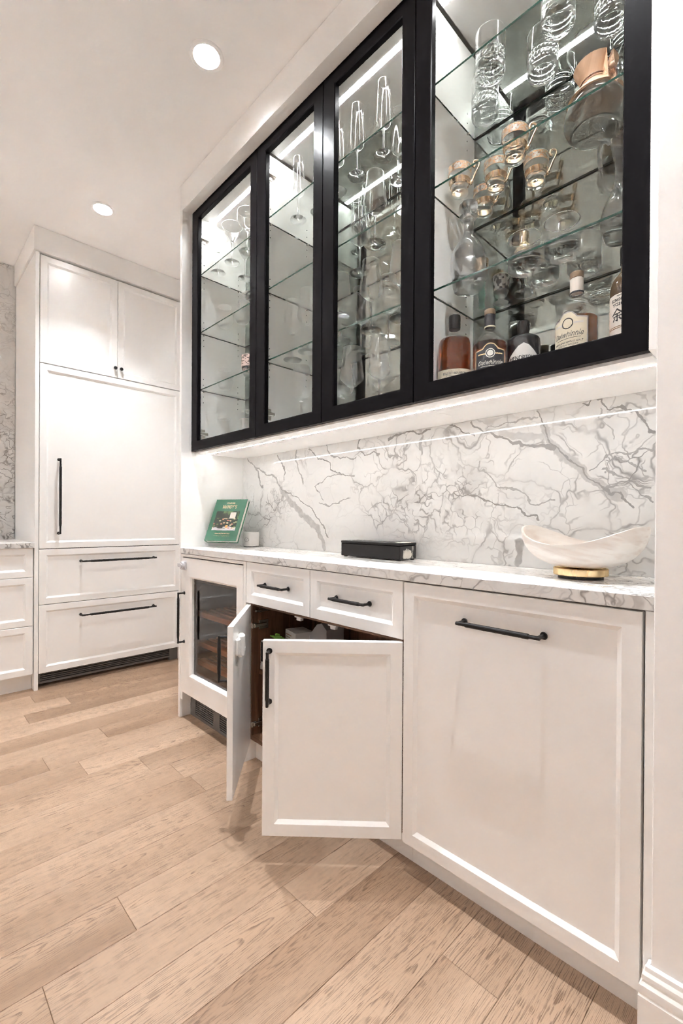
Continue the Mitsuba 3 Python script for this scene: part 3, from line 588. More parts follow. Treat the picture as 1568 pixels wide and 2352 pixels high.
for lab, x, y, z in (('stemmed wine glass on the second shelf, its bowl crossing the reflected light strip', -1.155, 1.289, ZB[1]), ('stemmed wine glass on the second shelf, behind and left of a larger one', -1.333, 1.394, ZB[1]),
                     ('stemmed wine glass in the centre of the third shelf behind the third door', -1.177, 1.294, ZB[2]), ('stemmed wine glass at the left edge of the third door on the third shelf', -1.328, 1.279, ZB[2]),
                     ('stemmed wine glass against the mirror on the third shelf, between two nearer glasses', -1.346, 1.418, ZB[2]), ('stemmed wine glass against the mirror on the third shelf, right of the centre glass', -1.202, 1.426, ZB[2]),
                     ('stemmed wine glass cut off by the third door right frame on the third shelf', -1.028, 1.290, ZB[2]), ('stemmed wine glass before the white side panel on the third shelf, left of another', -1.638, 1.281, ZB[2]),
                     ('stemmed wine glass on the third shelf, half hidden by the second door right frame', -1.513, 1.264, ZB[2]), ('stemmed wine glass on the cabinet floor, left of the two nearest in the third door', -1.219, 1.236, ZFL),
                     ('stemmed wine glass on the cabinet floor, right of the two nearest in the third door', -1.077, 1.232, ZFL), ('stemmed wine glass on the cabinet floor in the bottom left corner of the third door', -1.353, 1.320, ZFL),
                     ('stemmed wine glass on the cabinet floor behind the two nearest in the third door', -1.172, 1.338, ZFL), ('stemmed wine glass alone on the cabinet floor in the second door', -1.517, 1.234, ZFL),
                     ('stemmed wine glass on the cabinet floor at the right edge of the third door', -.965, 1.330, ZFL)):
    ware('wine_glass', lab, 'glass', wd_, x, y, z, G)
ware('martini_glass', 'clear cone-shaped martini glass, the left front one on the leftmost cabinet top shelf', 'glass', md, -2.265, 1.259, ZA[0], 'martini glasses')
ware('martini_glass', 'clear cone-shaped martini glass in the middle of the leftmost cabinet top shelf', 'glass', md, -2.125, 1.261, ZA[0], 'martini glasses')
ware('martini_glass', 'clear martini glass behind two others, against the leftmost cabinet side panel', 'glass', md, -2.215, 1.395, ZA[0], 'martini glasses')
ware('coupe_glass', 'clear rounded coupe glass cut off by the right frame of the leftmost door', 'glass', cd, -1.984, 1.262, ZA[0])
ware('stemless_glass', 'clear stemless glass, left of two on the leftmost cabinet second shelf', 'glass', sd, -2.197, 1.262, ZA[1], 'stemless glasses')
ware('stemless_glass', 'clear stemless glass, right of another on the leftmost cabinet second shelf', 'glass', sd, -2.085, 1.300, ZA[1], 'stemless glasses')
ware('stemless_glass', 'clear stemless glass alone on the leftmost cabinet third shelf', 'glass', sd, -2.250, 1.293, ZA[2], 'stemless glasses')
k = thing('glass_mug', 'clear glass mug at the right edge of the leftmost door on its second shelf', 'mug')
put(k, mug_g, tr(-1.965, 1.262, ZA[1] + .0004))
part(k, 'handle', tube(bez([(.0365, 0, .078), (.055, 0, .082), (.063, 0, .058), (.055, 0, .030), (.0365, 0, .026)], 20), .0042), 'glass_clear', 35, tw=tr(-1.965, 1.262, ZA[1] + .0004, 200))
def pinkfn(p, n, uv): return mix((.52, .40, .36), (.10, .07, .06), smoothstep(.5, .62, noise(p.x * 160, p.y * 160, p.z * 160)))
scene['pink_pattern'] = pri(proc(pinkfn), .3)
k = thing('tumbler', 'pink and grey patterned tumbler at the right edge of the leftmost door', 'glass')
put(k, glass([(.024, 0), (.028, .001), (.031, .006)] + dense([(.036, .015), (.041, .05), (.040, .10)]), .0061, .006, SB), tr(-1.955, 1.262, ZA[2] + .0004))
part(k, 'pattern_band', lathe([(.0385, .030), (.0418, .050), (.0410, .097), (.0405, .097), (.0413, .050), (.0381, .030), (.0385, .030)], 40), 'pink_pattern', 35, tw=tr(-1.955, 1.262, ZA[2] + .0004), label='pink patterned band')
ware('tall_glass', 'clear tall glass, left one on the floor of the leftmost cabinet', 'glass', td, -2.225, 1.275, ZFL, 'tall glasses on the floor of the leftmost cabinet')
ware('tall_glass', 'clear tall glass, right one on the floor of the leftmost cabinet beside the frame', 'glass', td, -1.975, 1.270, ZFL, 'tall glasses on the floor of the leftmost cabinet')
ware('tall_glass', 'clear tall glass behind, between two others on the floor of the leftmost cabinet', 'glass', td, -2.140, 1.360, ZFL, 'tall glasses on the floor of the leftmost cabinet')
G = 'cut crystal tumblers on the top shelf'
for lab, x, y in (('cut crystal highball tumbler, front left one on the top shelf of the right cabinet', -.704, 1.310), ('cut crystal highball tumbler against the mirror, above the gold cups', -.590, 1.423), ('cut crystal highball tumbler cut off by the top edge, left of the coffee maker', -.504, 1.314),
                  ('cut crystal highball tumbler above the coffee maker, beside the right frame', -.399, 1.417), ('cut crystal highball tumbler behind the front left one, against the mirror', -.790, 1.436)):
    ware('crystal_tumbler', lab, 'glass', hd, x, y, ZD[0], G)
G = 'star-cut whisky tumblers'
for lab, x, y in (('clear star-cut whisky tumbler in front of the gold-topped shaker', -.593, 1.312), ('clear star-cut whisky tumbler, front right one on the third shelf of the right cabinet', -.489, 1.313), ('clear star-cut whisky tumbler behind and between the two front ones', -.578, 1.408), ('clear star-cut whisky tumbler at the back right, above the pale whisky bottle neck', -.472, 1.438)):
    ware('whisky_tumbler', lab, 'glass', rd, x, y, ZD[2], G)
# gold cups
def goldfn(p, n, uv):
    a = uv.x * 5; c = a - dr.floor(a) - .5; e = dr.square(c / .30) + dr.square((uv.y - .5) / .40)
    orn = smoothstep(.52, .60, fbm(uv.x * 46, uv.y * 11, 2.0, 2))
    med = mix((.80, .77, .72), (.55, .30, .17), orn)
    edge = mix((.86, .56, .34), (.78, .70, .62), smoothstep(.58, .66, noise(uv.x * 70, uv.y * 14, 4.0)))
    return mix(med, edge, smoothstep(.85, 1.0, e))
scene['gold_pattern'] = pri(proc(goldfn), .22, metallic=.75)
scene['gold_band'] = two({'type': 'roughconductor', 'material': 'none', 'specular_reflectance': {'type': 'rgb', 'value': [.92, .70, .50]}, 'alpha': .12})
cup_out = [(.024, 0), (.0275, .001), (.0275, .006), (.0235, .010), (.0245, .014), (.030, .028), (.034, .045), (.0355, .065), (.036, .084)]
cup_g = glass(cup_out, .0141, .0155, ('foot', 'body'), 48, .0007)
def band(r0, z0, r1, z1, n=48, th=.0006):
    V, F, UV = [], [], []
    for i in range(n + 1):
        t = 2 * np.pi * i / n
        for (r, z, v) in ((r0, z0, 0), (r1, z1, 1), (r1 + th, z1, 1), (r0 + th, z0, 0)): V.append((r * math.cos(t), r * math.sin(t), z)); UV.append((i / n, v))
    for i in range(n):
        for j in range(4):
            a, b = i * 4 + j, i * 4 + (j + 1) % 4; F += [(a, b, b + 4), (a, b + 4, a + 4)]
    return trimesh.Trimesh(np.array(V), np.array(F), process=False), np.array(UV)
bm, buv = band(.03555, .058, .0364, .081); bm.fix_normals()
band_d = mikit.ply(bm, 'gold_pattern', True, uv=buv)
bm2, buv2 = band(.0280, .0235, .0330, .0395); low_d = mikit.ply(bm2, 'gold_band', True)
hp = bez([(.034, 0, .038), (.041, 0, .046), (.050, 0, .068), (.060, 0, .090), (.058, 0, .103), (.046, 0, .104), (.0415, 0, .093), (.046, 0, .087), (.049, 0, .092)], 40)
ch_d = mikit.ply(cat(tube(hp, np.interp(np.linspace(0, 1, 40), [0, .1, .5, .85, 1], [.0042, .0030, .0030, .0042, .002])), tube([(.033, 0, .034), (.040, 0, .040)], .0042), tube([(.033, 0, .038), (.036, 0, .030)], .004)), 'gold_band', 35)
G = 'gilded glass cups'
for lab, x, y, dg in (('gilded glass cup with scrolled handle, far left in front of the white cabinet side', -.800, 1.297, 40), ('gilded glass cup with scrolled handle, second from the left in the front row', -.708, 1.359, 60), ('largest gilded glass cup with scrolled handle, highest of the group', -.613, 1.288, 42),
                   ('gilded glass cup with scrolled handle, furthest right, against the mirror', -.610, 1.426, 40), ('gilded glass cup lowest in the picture, behind the decanter stopper', -.791, 1.439, 30)):
    k = thing('gold_cup', lab, 'cup', G); t = tr(x, y, ZD[1] + .0004, dg)
    put(k, cup_g, t); part(k, 'gold_band', band_d, None, tw=t, label='gilded patterned band'); part(k, 'gold_band', low_d, None, tw=t, label='plain gold band'); part(k, 'handle', ch_d, None, tw=t, label='scrolled gold handle')
# pour-over coffee maker
k = thing('coffee_maker', 'hourglass pour-over coffee maker with wooden collar and leather tie', 'coffee maker'); t = tr(-.419, 1.353, ZD[1] + .0004)
co = pchip([(.050, 0), (.060, .004), (.072, .022), (.0765, .045), (.068, .078), (.045, .108), (.028, .125), (.027, .138), (.036, .158), (.054, .195), (.0715, .238)], 36)
part(k, 'body', shell([(.046, 0), (.049, .0015)] + co[1:], .0018, .003, 64), 'glass_clear', 40, tw=t)
def arc_shell(ci, a0, a1, th, n=40):
    V, F = [], []; m = len(ci)
    for i in range(n + 1):
        a = math.radians(a0 + (a1 - a0) * i / n)
        for r, z in [(r + .0012, z) for r, z in ci] + [(r + .0012 + th, z) for r, z in ci[::-1]]: V.append((r * math.cos(a), r * math.sin(a), z))
    L = 2 * m
    for i in range(n):
        for j in range(L):
            q = (j + 1) % L; F += [(i * L + j, i * L + q, i * L + L + q), (i * L + j, i * L + L + q, i * L + L + j)]
    for i in range(1, L - 1): F += [(0, i + 1, i), (n * L, n * L + i, n * L + i + 1)]
    return fix(trimesh.Trimesh(np.array(V), np.array(F), process=False))
ci = [(r, z) for r, z in co if .078 < z < .178]
part(k, 'collar', arc_shell(ci, 155, 315, .0065), 'collar_wood', 35, tw=t, label='pale wooden collar half')
part(k, 'collar', arc_shell(ci, -25, 135, .0065), 'collar_wood', 35, tw=t, label='pale wooden collar half')
ringp = [(.0372 * math.cos(a), .0372 * math.sin(a), .133) for a in np.linspace(0, 2 * np.pi, 40, endpoint=False)]
tie = [tube(ringp, .0018, 8, True), tube(bez([(.036 * math.cos(-.6), .036 * math.sin(-.6), .133), (.052, -.030, .128), (.058, -.026, .10), (.060, -.028, .075)], 16), .0016, 8)]
part(k, 'leather_tie', cat(*tie), 'leather', 35, tw=t, label='dark brown leather tie')
part(k, 'bead', trimesh.creation.icosphere(2, .0075).apply_translation((.048, -.031, .130)), 'collar_wood', 35, tw=t, label='round wooden bead')
# ewer, decanter, shaker and two small glasses on the third shelf
k = thing('glass_ewer', 'tall clear glass ewer with looping handle half hidden by the right frame', 'ewer'); t = tr(-.352, 1.335, ZD[2] + .0004)
part(k, 'body', shell(pchip([(.030, 0), (.034, .003), (.040, .020), (.046, .050), (.040, .085), (.022, .125), (.0145, .165), (.017, .21), (.026, .262)], 41), .0022, .014), 'glass_clear', 40, tw=t)
part(k, 'handle', tube(bez([(.020, 0, .125), (.034, 0, .140), (.046, 0, .185), (.050, 0, .235), (.040, 0, .262), (.026, 0, .250)], 30), .0050), 'glass_clear', 40, tw=tr(-.352, 1.335, ZD[2] + .0004, 210))
k = thing('decanter', 'clear round-bodied glass decanter with flat glass stopper', 'decanter'); t = tr(-.766, 1.294, ZD[2] + .0004)
part(k, 'body', shell(pchip([(.040, 0), (.043, .003), (.047, .018), (.053, .050), (.0555, .080), (.052, .110), (.038, .142), (.0195, .168), (.0155, .190), (.0155, .225)], 46), .0022, .024, 56), 'glass_clear', 40, tw=t)
part(k, 'lip', lathe([(.0158, .2262), (.0175, .2258), (.0265, .2275), (.0275, .2305), (.0265, .2330), (.0180, .2340), (.0158, .2336), (.0158, .2262)], 44), 'glass_clear', 40, tw=t)
part(k, 'stopper', lathe([(0, .205), (.009, .206), (.0115, .2150), (.0118, .2355), (.013, .240), (.016, .246), (.0265, .254), (.029, .262), (.0275, .270), (.020, .274), (0, .2745)], 40), 'glass_clear', 40, tw=t)
k = thing('cocktail_shaker', 'glass cocktail shaker with gold cap behind a whisky tumbler', 'shaker'); t = tr(-.655, 1.446, ZD[2] + .0004)
put(k, glass([(.026, 0), (.028, .002), (.0285, .01), (.0285, .07), (.0285, .130)], .0101, .0095, ('base', 'body')), t)
part(k, 'cap', lathe([(0, .131), (.0292, .131), (.0296, .135), (.0290, .143), (.024, .153), (.0165, .160), (.0145, .164), (.0145, .196), (.0135, .199), (0, .1995)], 40), 'gold_cap', 40, tw=t, label='domed gold cap')
k = thing('small_glass', 'slender green-stemmed glass with copper rim behind the decanter', 'glass'); t = tr(-.797, 1.437, ZD[2] + .0004)
part(k, 'stem', lathe([(0, 0), (.008, 0), (.011, .003), (.0085, .02), (.012, .045), (.0085, .07), (.012, .088), (.010, .095), (0, .096)], 12), 'glass_green', False, tw=t, label='faceted pale green stem')
part(k, 'bowl', sheet([(.010, .0965), (.016, .100), (.0185, .107), (.020, .115), (.0205, .14), (.021, .165)]), 'glass_wall', True, tw=t)
part(k, 'rim_band', lathe([(.0205, .135), (.0218, .1645), (.0214, .1645), (.0208, .135), (.0205, .135)], 32), 'gold_band', 35, tw=t, label='copper rim band')
def darkfn(p, n, uv): return mix((.02, .018, .017), (.30, .29, .27), smoothstep(.44, .56, noise(p.x * 130, p.y * 130, p.z * 90)))
scene['dark_pattern'] = pri(proc(darkfn), .35)
k = thing('small_glass', 'short footed glass with black painted pattern behind the shelf edge', 'glass'); t = tr(-.733, 1.448, ZD[2] + .0004)
put(k, glass([(.022, 0), (.024, .002), (.010, .010), (.009, .016), (.018, .024), (.024, .04), (.0255, .065), (.027, .09)], .0161, .019, ('foot', 'body')), t)
part(k, 'painted_band', lathe([(.0245, .040), (.0272, .086), (.0268, .086), (.0242, .040), (.0245, .040)], 36), 'dark_pattern', 35, tw=t, label='black painted pattern')

# ------------------------------------------------------------------ bottles
def wrap_text(txt, h, R, ang, z, squash=1.0, bold=False, shear=0.0, raise_=.0003, width=None):
    m = meshkit.text_mesh(txt, h, .0003, bold); v = m.vertices.copy()
    x0, x1 = v[:, 0].min(), v[:, 0].max(); v[:, 0] -= (x0 + x1) / 2
    if width: v[:, 0] *= width / (x1 - x0)
    v[:, 0] += shear * v[:, 1]
    a = math.radians(ang) + v[:, 0] / R; r = R + raise_ + v[:, 2]
    return trimesh.Trimesh(np.column_stack([r * np.cos(a), r * np.sin(a) * squash, z + v[:, 1]]), m.faces, process=False)
def wrap_poly(poly, R, ang, z, squash=1.0, raise_=.0003, th=.0003, step=3):
    """A flat outline (x across, y up) laid round the bottle."""
    xs = np.arange(math.floor(poly.bounds[0] * 1000) / 1000, poly.bounds[2], step / 1000); parts = []
    for x in xs:
        q = poly.intersection(sbox(x, -1, x + step / 1000, 1))
        for g in getattr(q, 'geoms', [q]):
            if g.geom_type == 'Polygon' and g.area > 1e-9: parts.append(trimesh.creation.extrude_polygon(g, th, engine='earcut'))
    m = cat(*parts); v = m.vertices.copy(); a = math.radians(ang) + v[:, 0] / R; r = R + raise_ + v[:, 2]
    return trimesh.Trimesh(np.column_stack([r * np.cos(a), r * np.sin(a) * squash, z + v[:, 1]]), m.faces, process=False)
def facing(x, y): return math.degrees(math.atan2(-y, -x))
def bottle(name, label, x, y, prof, liq, level, squash=1.0, glass='glass_bottle'):
    k = thing(name, label, 'bottle'); t = tr(x, y, ZFL + .0004, facing(x, y)) ; sq = trimesh.transformations.scale_matrix(squash, (0, 0, 0), (1, 0, 0))
    g = lathe([(0, prof[0][1])] + prof + [(0, prof[-1][1])], 56); g.apply_transform(sq)
    part(k, 'glass_body', g, glass, 40, tw=t)
    if liq:
        pr = [(r - .0022, max(z, .005)) for r, z in prof if z < level and r > .004]
        rl = np.interp(level, [z for r, z in prof], [r for r, z in prof]) - .0022
        l = lathe([(0, .005)] + pr + [(rl, level), (0, level)], 56); l.apply_transform(sq); part(k, 'liquor', l, liq, 40, tw=t, label='amber liquor')
    return k, t
# bourbon: flat-shouldered flask with embossed front and cream label
pb = [(.044, 0), (.050, .002), (.052, .008), (.052, .165)] + pchip([(.052, .168), (.0505, .182), (.045, .194), (.032, .2035), (.018, .208), (.0155, .213), (.0150, .232)], 20)
k, t = bottle('bourbon_bottle', 'amber bourbon bottle with embossed front and black cap at the far left', -.807, 1.285, pb, 'bourbon', .196, .72)
part(k, 'cap', lathe([(0, .226), (.0172, .226), (.0178, .230), (.0180, .2385), (.0184, .241), (.0184, .266), (.0172, .269), (0, .2695)], 32), 'cap_black', 35, tw=t, label='black ribbed cap')
SQ = .72
def ell(m, s=SQ):
    m = m.copy(); m.apply_transform(trimesh.transformations.scale_matrix(s, (0, 0, 0), (1, 0, 0))); return m
part(k, 'label', ell(wrap_poly(sbox(-.072, 0, .072, .078), .0522, 0, .012)), 'paper_cream', False, tw=t, label='cream paper label')
for txt, h, z, b, m_ in (('AGED 10 YEARS', .0036, .0835, 0, 'ink_brown'), ('BULLEIT BOURBON', .0070, .0735, 1, 'ink'), ('FRONTIER WHISKEY', .0036, .0675, 0, 'ink'), ('10', .020, .0440, 1, 'ink_red')):
    part(k, 'lettering', ell(wrap_text(txt, h, .0524, 0, z, 1, bool(b), raise_=.0005, width=.074 if b and txt != '10' else None)), m_, False, tw=t)
for txt, z in (('BULLEIT', .150), ('FRONTIER', .132), ('WHISKEY', .114)): part(k, 'embossing', ell(wrap_text(txt, .010, .0522, 0, z, 1, True, raise_=.0002)), 'glass_bottle', False, tw=t, label='raised glass lettering')
# two scotch bottles of one shape
ps = [(.043, 0), (.048, .002), (.0495, .008), (.0495, .130)] + pchip([(.0495, .134), (.0485, .146), (.044, .160), (.033, .173), (.019, .184), (.0150, .194), (.0142, .206), (.0142, .238)], 22)
def lab_poly(w, h): return Polygon([(-w, 0), (w, 0), (w, h - .012), (w * .48, h - .009), (w * .40, h - .004), (w * .22, h + .004), (0, h + .006), (-w * .22, h + .004), (-w * .40, h - .004), (-w * .48, h - .009), (-w, h - .012)])
def scotch(label, x, y, liq, level, sc, paper, border, ink, turn, foil, age):
    k, t = bottle('scotch_bottle', label, x, y, [(r * sc, z * sc) for r, z in ps], liq, level); R = .0497 * sc
    part(k, 'label', wrap_poly(lab_poly(.047, .124), R, turn, .006), border, False, tw=t, label='label border'); part(k, 'label', wrap_poly(lab_poly(.044, .121), R, turn, .006, raise_=.0007), paper, False, tw=t, label='paper label')
    part(k, 'emblem', wrap_poly(Point(0, 0).buffer(.0135, 20).difference(Point(0, 0).buffer(.0112, 20)), R, turn, .106, raise_=.0011, step=2), ink, False, tw=t, label='round emblem')
    part(k, 'emblem', wrap_poly(Point(0, 0).buffer(.0085, 16), R, turn, .106, raise_=.0011, step=2), ink if paper == 'paper_black' else 'paper_cream', False, tw=t, label='round emblem')
    part(k, 'lettering', wrap_text('Dalwhinnie', .0125, R, turn, .073, 1, False, .28, .0011, .070), ink, False, tw=t)
    part(k, 'lettering', wrap_poly(Polygon([(-.028, .0), (.030, .0012), (.030, .0022), (-.028, .0010)]), R, turn, .0675, raise_=.0011), ink, False, tw=t)
    for txt, h, z in (('HIGHLAND SINGLE MALT', .0042, .058), ('SCOTCH WHISKY', .0042, .051)): part(k, 'lettering', wrap_text(txt, h, R, turn, z, 1, False, 0, .0011), ink, False, tw=t)
    if age: part(k, 'lettering', wrap_text(age, .012, R, turn, .033, 1, False, 0, .0011), 'ink_brown', False, tw=t)
    else:
        part(k, 'lettering', wrap_text('Distillers Edition', .0052, R, turn, .041, 1, False, .25, .0011), ink, False, tw=t)
        part(k, 'label', wrap_poly(sbox(-.030, 0, .030, .014), R, turn, .021, raise_=.0010), 'ink_red', False, tw=t, label='red strip')
    for a, b in ((-.036, -.014), (.014, .036)): part(k, 'lettering', wrap_poly(sbox(a, 0, b, .0035), R, turn, .103, raise_=.0011), 'ink_gold' if paper == 'paper_black' else 'candle_glass', False, tw=t)
    rn = .0146 * sc
    part(k, 'neck_wrap', lathe([(rn, .196 * sc), (rn + .0012, .197 * sc), (rn + .0012, .235 * sc), (rn, .236 * sc), (rn, .196 * sc)], 32), foil, 35, tw=t, label='neck wrap')
    part(k, 'neck_band', lathe([(rn + .001, .1965 * sc), (rn + .0022, .197 * sc), (rn + .0022, .2005 * sc), (rn + .001, .201 * sc), (rn + .001, .1965 * sc)], 32), 'paper_cream' if paper == 'paper_black' else 'paper_black', 35, tw=t, label='narrow neck band')
    part(k, 'cap', lathe([(0, .2365 * sc), (rn + .0006, .2365 * sc), (rn + .0016, .238 * sc), (rn + .0016, .2505 * sc), (rn, .252 * sc), (0, .252 * sc)], 32), 'cap_copper', 35, tw=t, label='bronze cap')
scotch('whisky bottle with black label and dark neck wrap, second from the left', -.688, 1.290, 'whisky_dark', .147, 1.0, 'paper_black', 'ink_gold', 'ink_silver', 2, 'paper_black', None)
scotch('whisky bottle with cream label and white neck wrap, largest on the cabinet floor', -.426, 1.246, 'whisky', .126, .985, 'paper_cream', 'grey_felt', 'ink', -24, 'paper_white', '15')
# black gin bottle with diamond label
pg = [(.042, 0), (.047, .002), (.048, .008), (.048, .150)] + pchip([(.048, .152), (.046, .161), (.038, .168), (.024, .172), (.017, .175), (.016, .180), (.016, .200)], 18)
k, t = bottle('gin_bottle', 'squat black gin bottle with pale diamond label and black stopper', -.617, 1.362, pg, None, 0, 1.0, 'black_glass')
part(k, 'stopper', lathe([(0, .181), (.0162, .181), (.0168, .184), (.0178, .190), (.0182, .213), (.0170, .216), (0, .2165)], 32), 'cap_black', 35, tw=t, label='black stopper')
dia = Polygon([(-.054, .070), (-.043, .090), (-.016, .118), (0, .126), (.016, .118), (.043, .090), (.054, .070), (.03, .02), (0, 0), (-.03, .02)])
part(k, 'label', wrap_poly(dia, .0482, 2, .014), 'ink', False, tw=t, label='label border'); part(k, 'label', wrap_poly(dia.buffer(-.002), .0482, 2, .014, raise_=.0007), 'candle_glass', False, tw=t, label='pale diamond label')
part(k, 'lettering', wrap_text("HENDRICK'S", .0115, .0484, 2, .089, 1, True, 0, .0011, .082), 'ink', False, tw=t)
# Japanese whisky
pj = [(.032, 0), (.036, .002), (.037, .008), (.037, .165)] + pchip([(.037, .168), (.036, .182), (.031, .200), (.020, .215), (.0145, .226), (.0140, .262)], 20)
k, t = bottle('japanese_whisky_bottle', 'brown whisky bottle with tall white brush-lettered label beside the right frame', -.318, 1.270, pj, None, 0, 1.0, 'brown_glass')
part(k, 'label', wrap_poly(sbox(-.055, 0, .055, .128), .0372, -8, .030), 'paper_white', False, tw=t, label='tall white label')
for txt, h, z, w in (('NIKKA', .0040, .1515, None), ('SINGLE MALT', .0068, .1405, .062), ('YOICHI', .0068, .130, .040)): part(k, 'lettering', wrap_text(txt, h, .0374, -22 if w != .062 else -10, z, 1, w is not None, 0, .0006, w), 'ink', False, tw=t)
from shapely.geometry import LineString
from shapely.ops import unary_union
def strokes(S, w): return unary_union([LineString(p).buffer(w * f, cap_style=1) for p, f in S])
yo = strokes([([(0, .030), (-.012, .017)], 1), ([(0, .030), (.013, .018)], 1.2), ([(-.006, .019), (.006, .0195)], .8), ([(-.009, .0125), (.009, .0135)], .9), ([(0, .019), (.0005, .002), (-.003, .004)], 1), ([(-.006, .009), (-.010, .003)], 1), ([(.005, .009), (.009, .004)], 1.2)], .0013)
ichi = strokes([([(0, .031), (.001, .026)], 1.1), ([(-.013, .0235), (.013, .025)], .9), ([(-.008, .018), (-.008, .005)], .9), ([(-.008, .018), (.009, .0185), (.009, .006), (.006, .007)], .9), ([(0, .024), (0, -.002)], 1)], .0013)
part(k, 'lettering', wrap_poly(yo, .0374, -34, .092, raise_=.0006, step=2), 'ink', False, tw=t); part(k, 'lettering', wrap_poly(ichi, .0374, 16, .095, raise_=.0006, step=2), 'ink', False, tw=t)
for z in (.080, .076, .060): part(k, 'lettering', wrap_poly(sbox(-.040, 0, .010, .0014), .0374, -20, z, raise_=.0006), 'ink_brown', False, tw=t)
part(k, 'cap', lathe([(0, .240), (.0162, .240), (.0165, .278), (.015, .280), (0, .280)], 28), 'cap_black', 35, tw=t, label='black cap')
k, t = bottle('short_bottle', 'short clear bottle with round black stopper between the gin and the pale whisky', -.520, 1.405, [(.030, 0), (.034, .002), (.035, .01), (.035, .075)] + pchip([(.035, .078), (.033, .092), (.024, .106), (.013, .114), (.0125, .124)], 14), None, 0)
part(k, 'stopper', lathe([(0, .125), (.016, .125), (.0175, .128), (.0175, .148), (.0155, .151), (0, .1515)], 28), 'cap_black', 35, tw=t, label='black stopper')

# ------------------------------------------------------------------ on the counter
ZT = .9153
ph, ta = math.radians(25), math.radians(27)
u_ = np.array([math.cos(ph), math.sin(ph), 0]); b_ = np.array([-math.sin(ph), math.cos(ph), 0]); v_ = b_ * math.sin(ta) + np.array([0, 0, math.cos(ta)]); w_ = np.cross(u_, v_)
BK = np.eye(4); BK[:3, 0], BK[:3, 1], BK[:3, 2], BK[:3, 3] = u_, v_, w_, (-2.317, 1.212, .9525)
BT = T(BK.tolist())
def foodfn(p, n, uv):
    x, y = uv.x, uv.y
    bg = mix((.015, .02, .012), (.10, .17, .04), smoothstep(.55, .75, fbm(x * 9, y * 3, 1.0, 3)) * smoothstep(.45, .7, y))
    cloth = mix((.72, .68, .70), (.50, .45, .50), smoothstep(.45, .7, fbm(x * 8, y * 14, 3.0, 3)))
    c = mix(bg, cloth, smoothstep(.50, .54, dr.select(x < .45, .62, .70) - y + .12 * (noise(x * 7, 2.0) - .5)))
    f1, f2, r = voronoi(x * 6.5 + 3, y * 8.5)
    food = mix(mix((.62, .42, .22), (.55, .16, .12), smoothstep(.3, .5, r)), mix((.70, .62, .42), (.16, .20, .06), smoothstep(.75, .9, r)), smoothstep(.5, .7, r))
    c = mix(c, food, smoothstep(.34, .28, f1) * smoothstep(.34, .38, r + .05) * smoothstep(.05, .12, y) * (1 - smoothstep(.60, .66, y)))
    c = mix(c, (.74, .69, .62), smoothstep(.02, 0, dr.maximum(dr.abs(x - .74) - .11, dr.abs(y - .78) - .15)) )
    c = mix(c, (.66, .38, .10), smoothstep(.01, 0, dr.maximum(dr.abs(x - .60) - .045, dr.abs(y - .20) - .07)))
    return c
scene['cover_picture'] = pri(proc(foodfn), .35); scene['book_green'] = pri((.030, .130, .075), .38); scene['book_pages'] = pri((.74, .70, .64), .7); scene['book_peach'] = pri((.80, .58, .40), .5)
k = thing('cookbook', 'green hardcover cookbook standing tilted on a clear easel', 'book')
part(k, 'cover', cat(box(0, .200, 0, .256, -.003, 0, .0008), box(0, .200, 0, .256, -.027, -.024, .0008), box(-.0015, .0025, 0, .256, -.027, 0, .0008)), 'book_green', False, tw=BT, label='green cover')
part(k, 'pages', box(.003, .195, .004, .252, -.0238, -.0032), 'book_pages', False, tw=BT, label='cream page block')
pc_, pw, phh = (.100, .118), .150, .118
V = [(pc_[0] - pw / 2, .062, .0004), (pc_[0] + pw / 2, .062, .0004), (pc_[0] + pw / 2, .180, .0004), (pc_[0] - pw / 2, .180, .0004)]
part(k, 'picture', trimesh.Trimesh(V, [(0, 1, 2), (0, 2, 3)], process=False), 'cover_picture', False, tw=BT, uv=np.array([(0, 0), (1, 0), (1, 1), (0, 1)]), label='printed photograph of food on a table')
def ftext(txt, h, cx, y, bold=False, shear=0, width=None):
    m = meshkit.text_mesh(txt, h, .0003, bold); v = m.vertices.copy(); x0, x1 = v[:, 0].min(), v[:, 0].max(); v[:, 0] -= (x0 + x1) / 2
    if width: v[:, 0] *= width / (x1 - x0)
    v[:, 0] += shear * v[:, 1] + cx; v[:, 1] += y; v[:, 2] += .0003; return trimesh.Trimesh(v, m.faces, process=False)
for txt, h, y, b, s, w in (('more', .0115, .226, True, .25, .052), ("MANDY'S", .021, .198, True, 0, .090), ('more recipes we love', .0085, .040, True, .25, .095), ('MANDY WOLFE, REBECCA WOLFE & MEREDITH ERICKSON', .0032, .028, False, 0, .100)):
    part(k, 'lettering', ftext(txt, h, .100, y, b, s, w), 'book_peach', False, tw=BT)
k = thing('book_easel', 'clear acrylic easel holding the green cookbook', 'easel')
def pol(pts, r=.0028): return tube(pts, r, 8)
L = lambda x, y, z: (BK[:3, :3] @ np.array([x, y, z]) + BK[:3, 3])
for x in (.022, .150):
    a, b2, c = L(x, -.004, .008), L(x, -.004, -.032), L(x, .02, .008)
    part(k, 'hook', cat(pol([c, a, b2]), pol([a, (a[0], a[1], ZT + .0005)])), 'acrylic', 35)
part(k, 'back_rest', cat(pol([L(.06, -.004, -.032), L(.06, .268, -.031), L(.125, .268, -.031), L(.125, -.004, -.032)]), pol([L(.0925, .18, -.034), (L(.0925, 0, 0) + b_ * .17)[[0, 1]].tolist() + [ZT + .002]])), 'acrylic', 35)
k = thing('candle', 'white candle in a glass jar behind the cookbook against the marble', 'candle'); t = tr(-2.182, 1.425, ZT, facing(-2.182, 1.425))
part(k, 'jar', lathe([(0, 0), (.038, 0), (.0415, .002), (.042, .006), (.042, .082), (.041, .083), (.0395, .082), (.0395, .010), (0, .010)], 44), 'candle_glass', 35, tw=t)
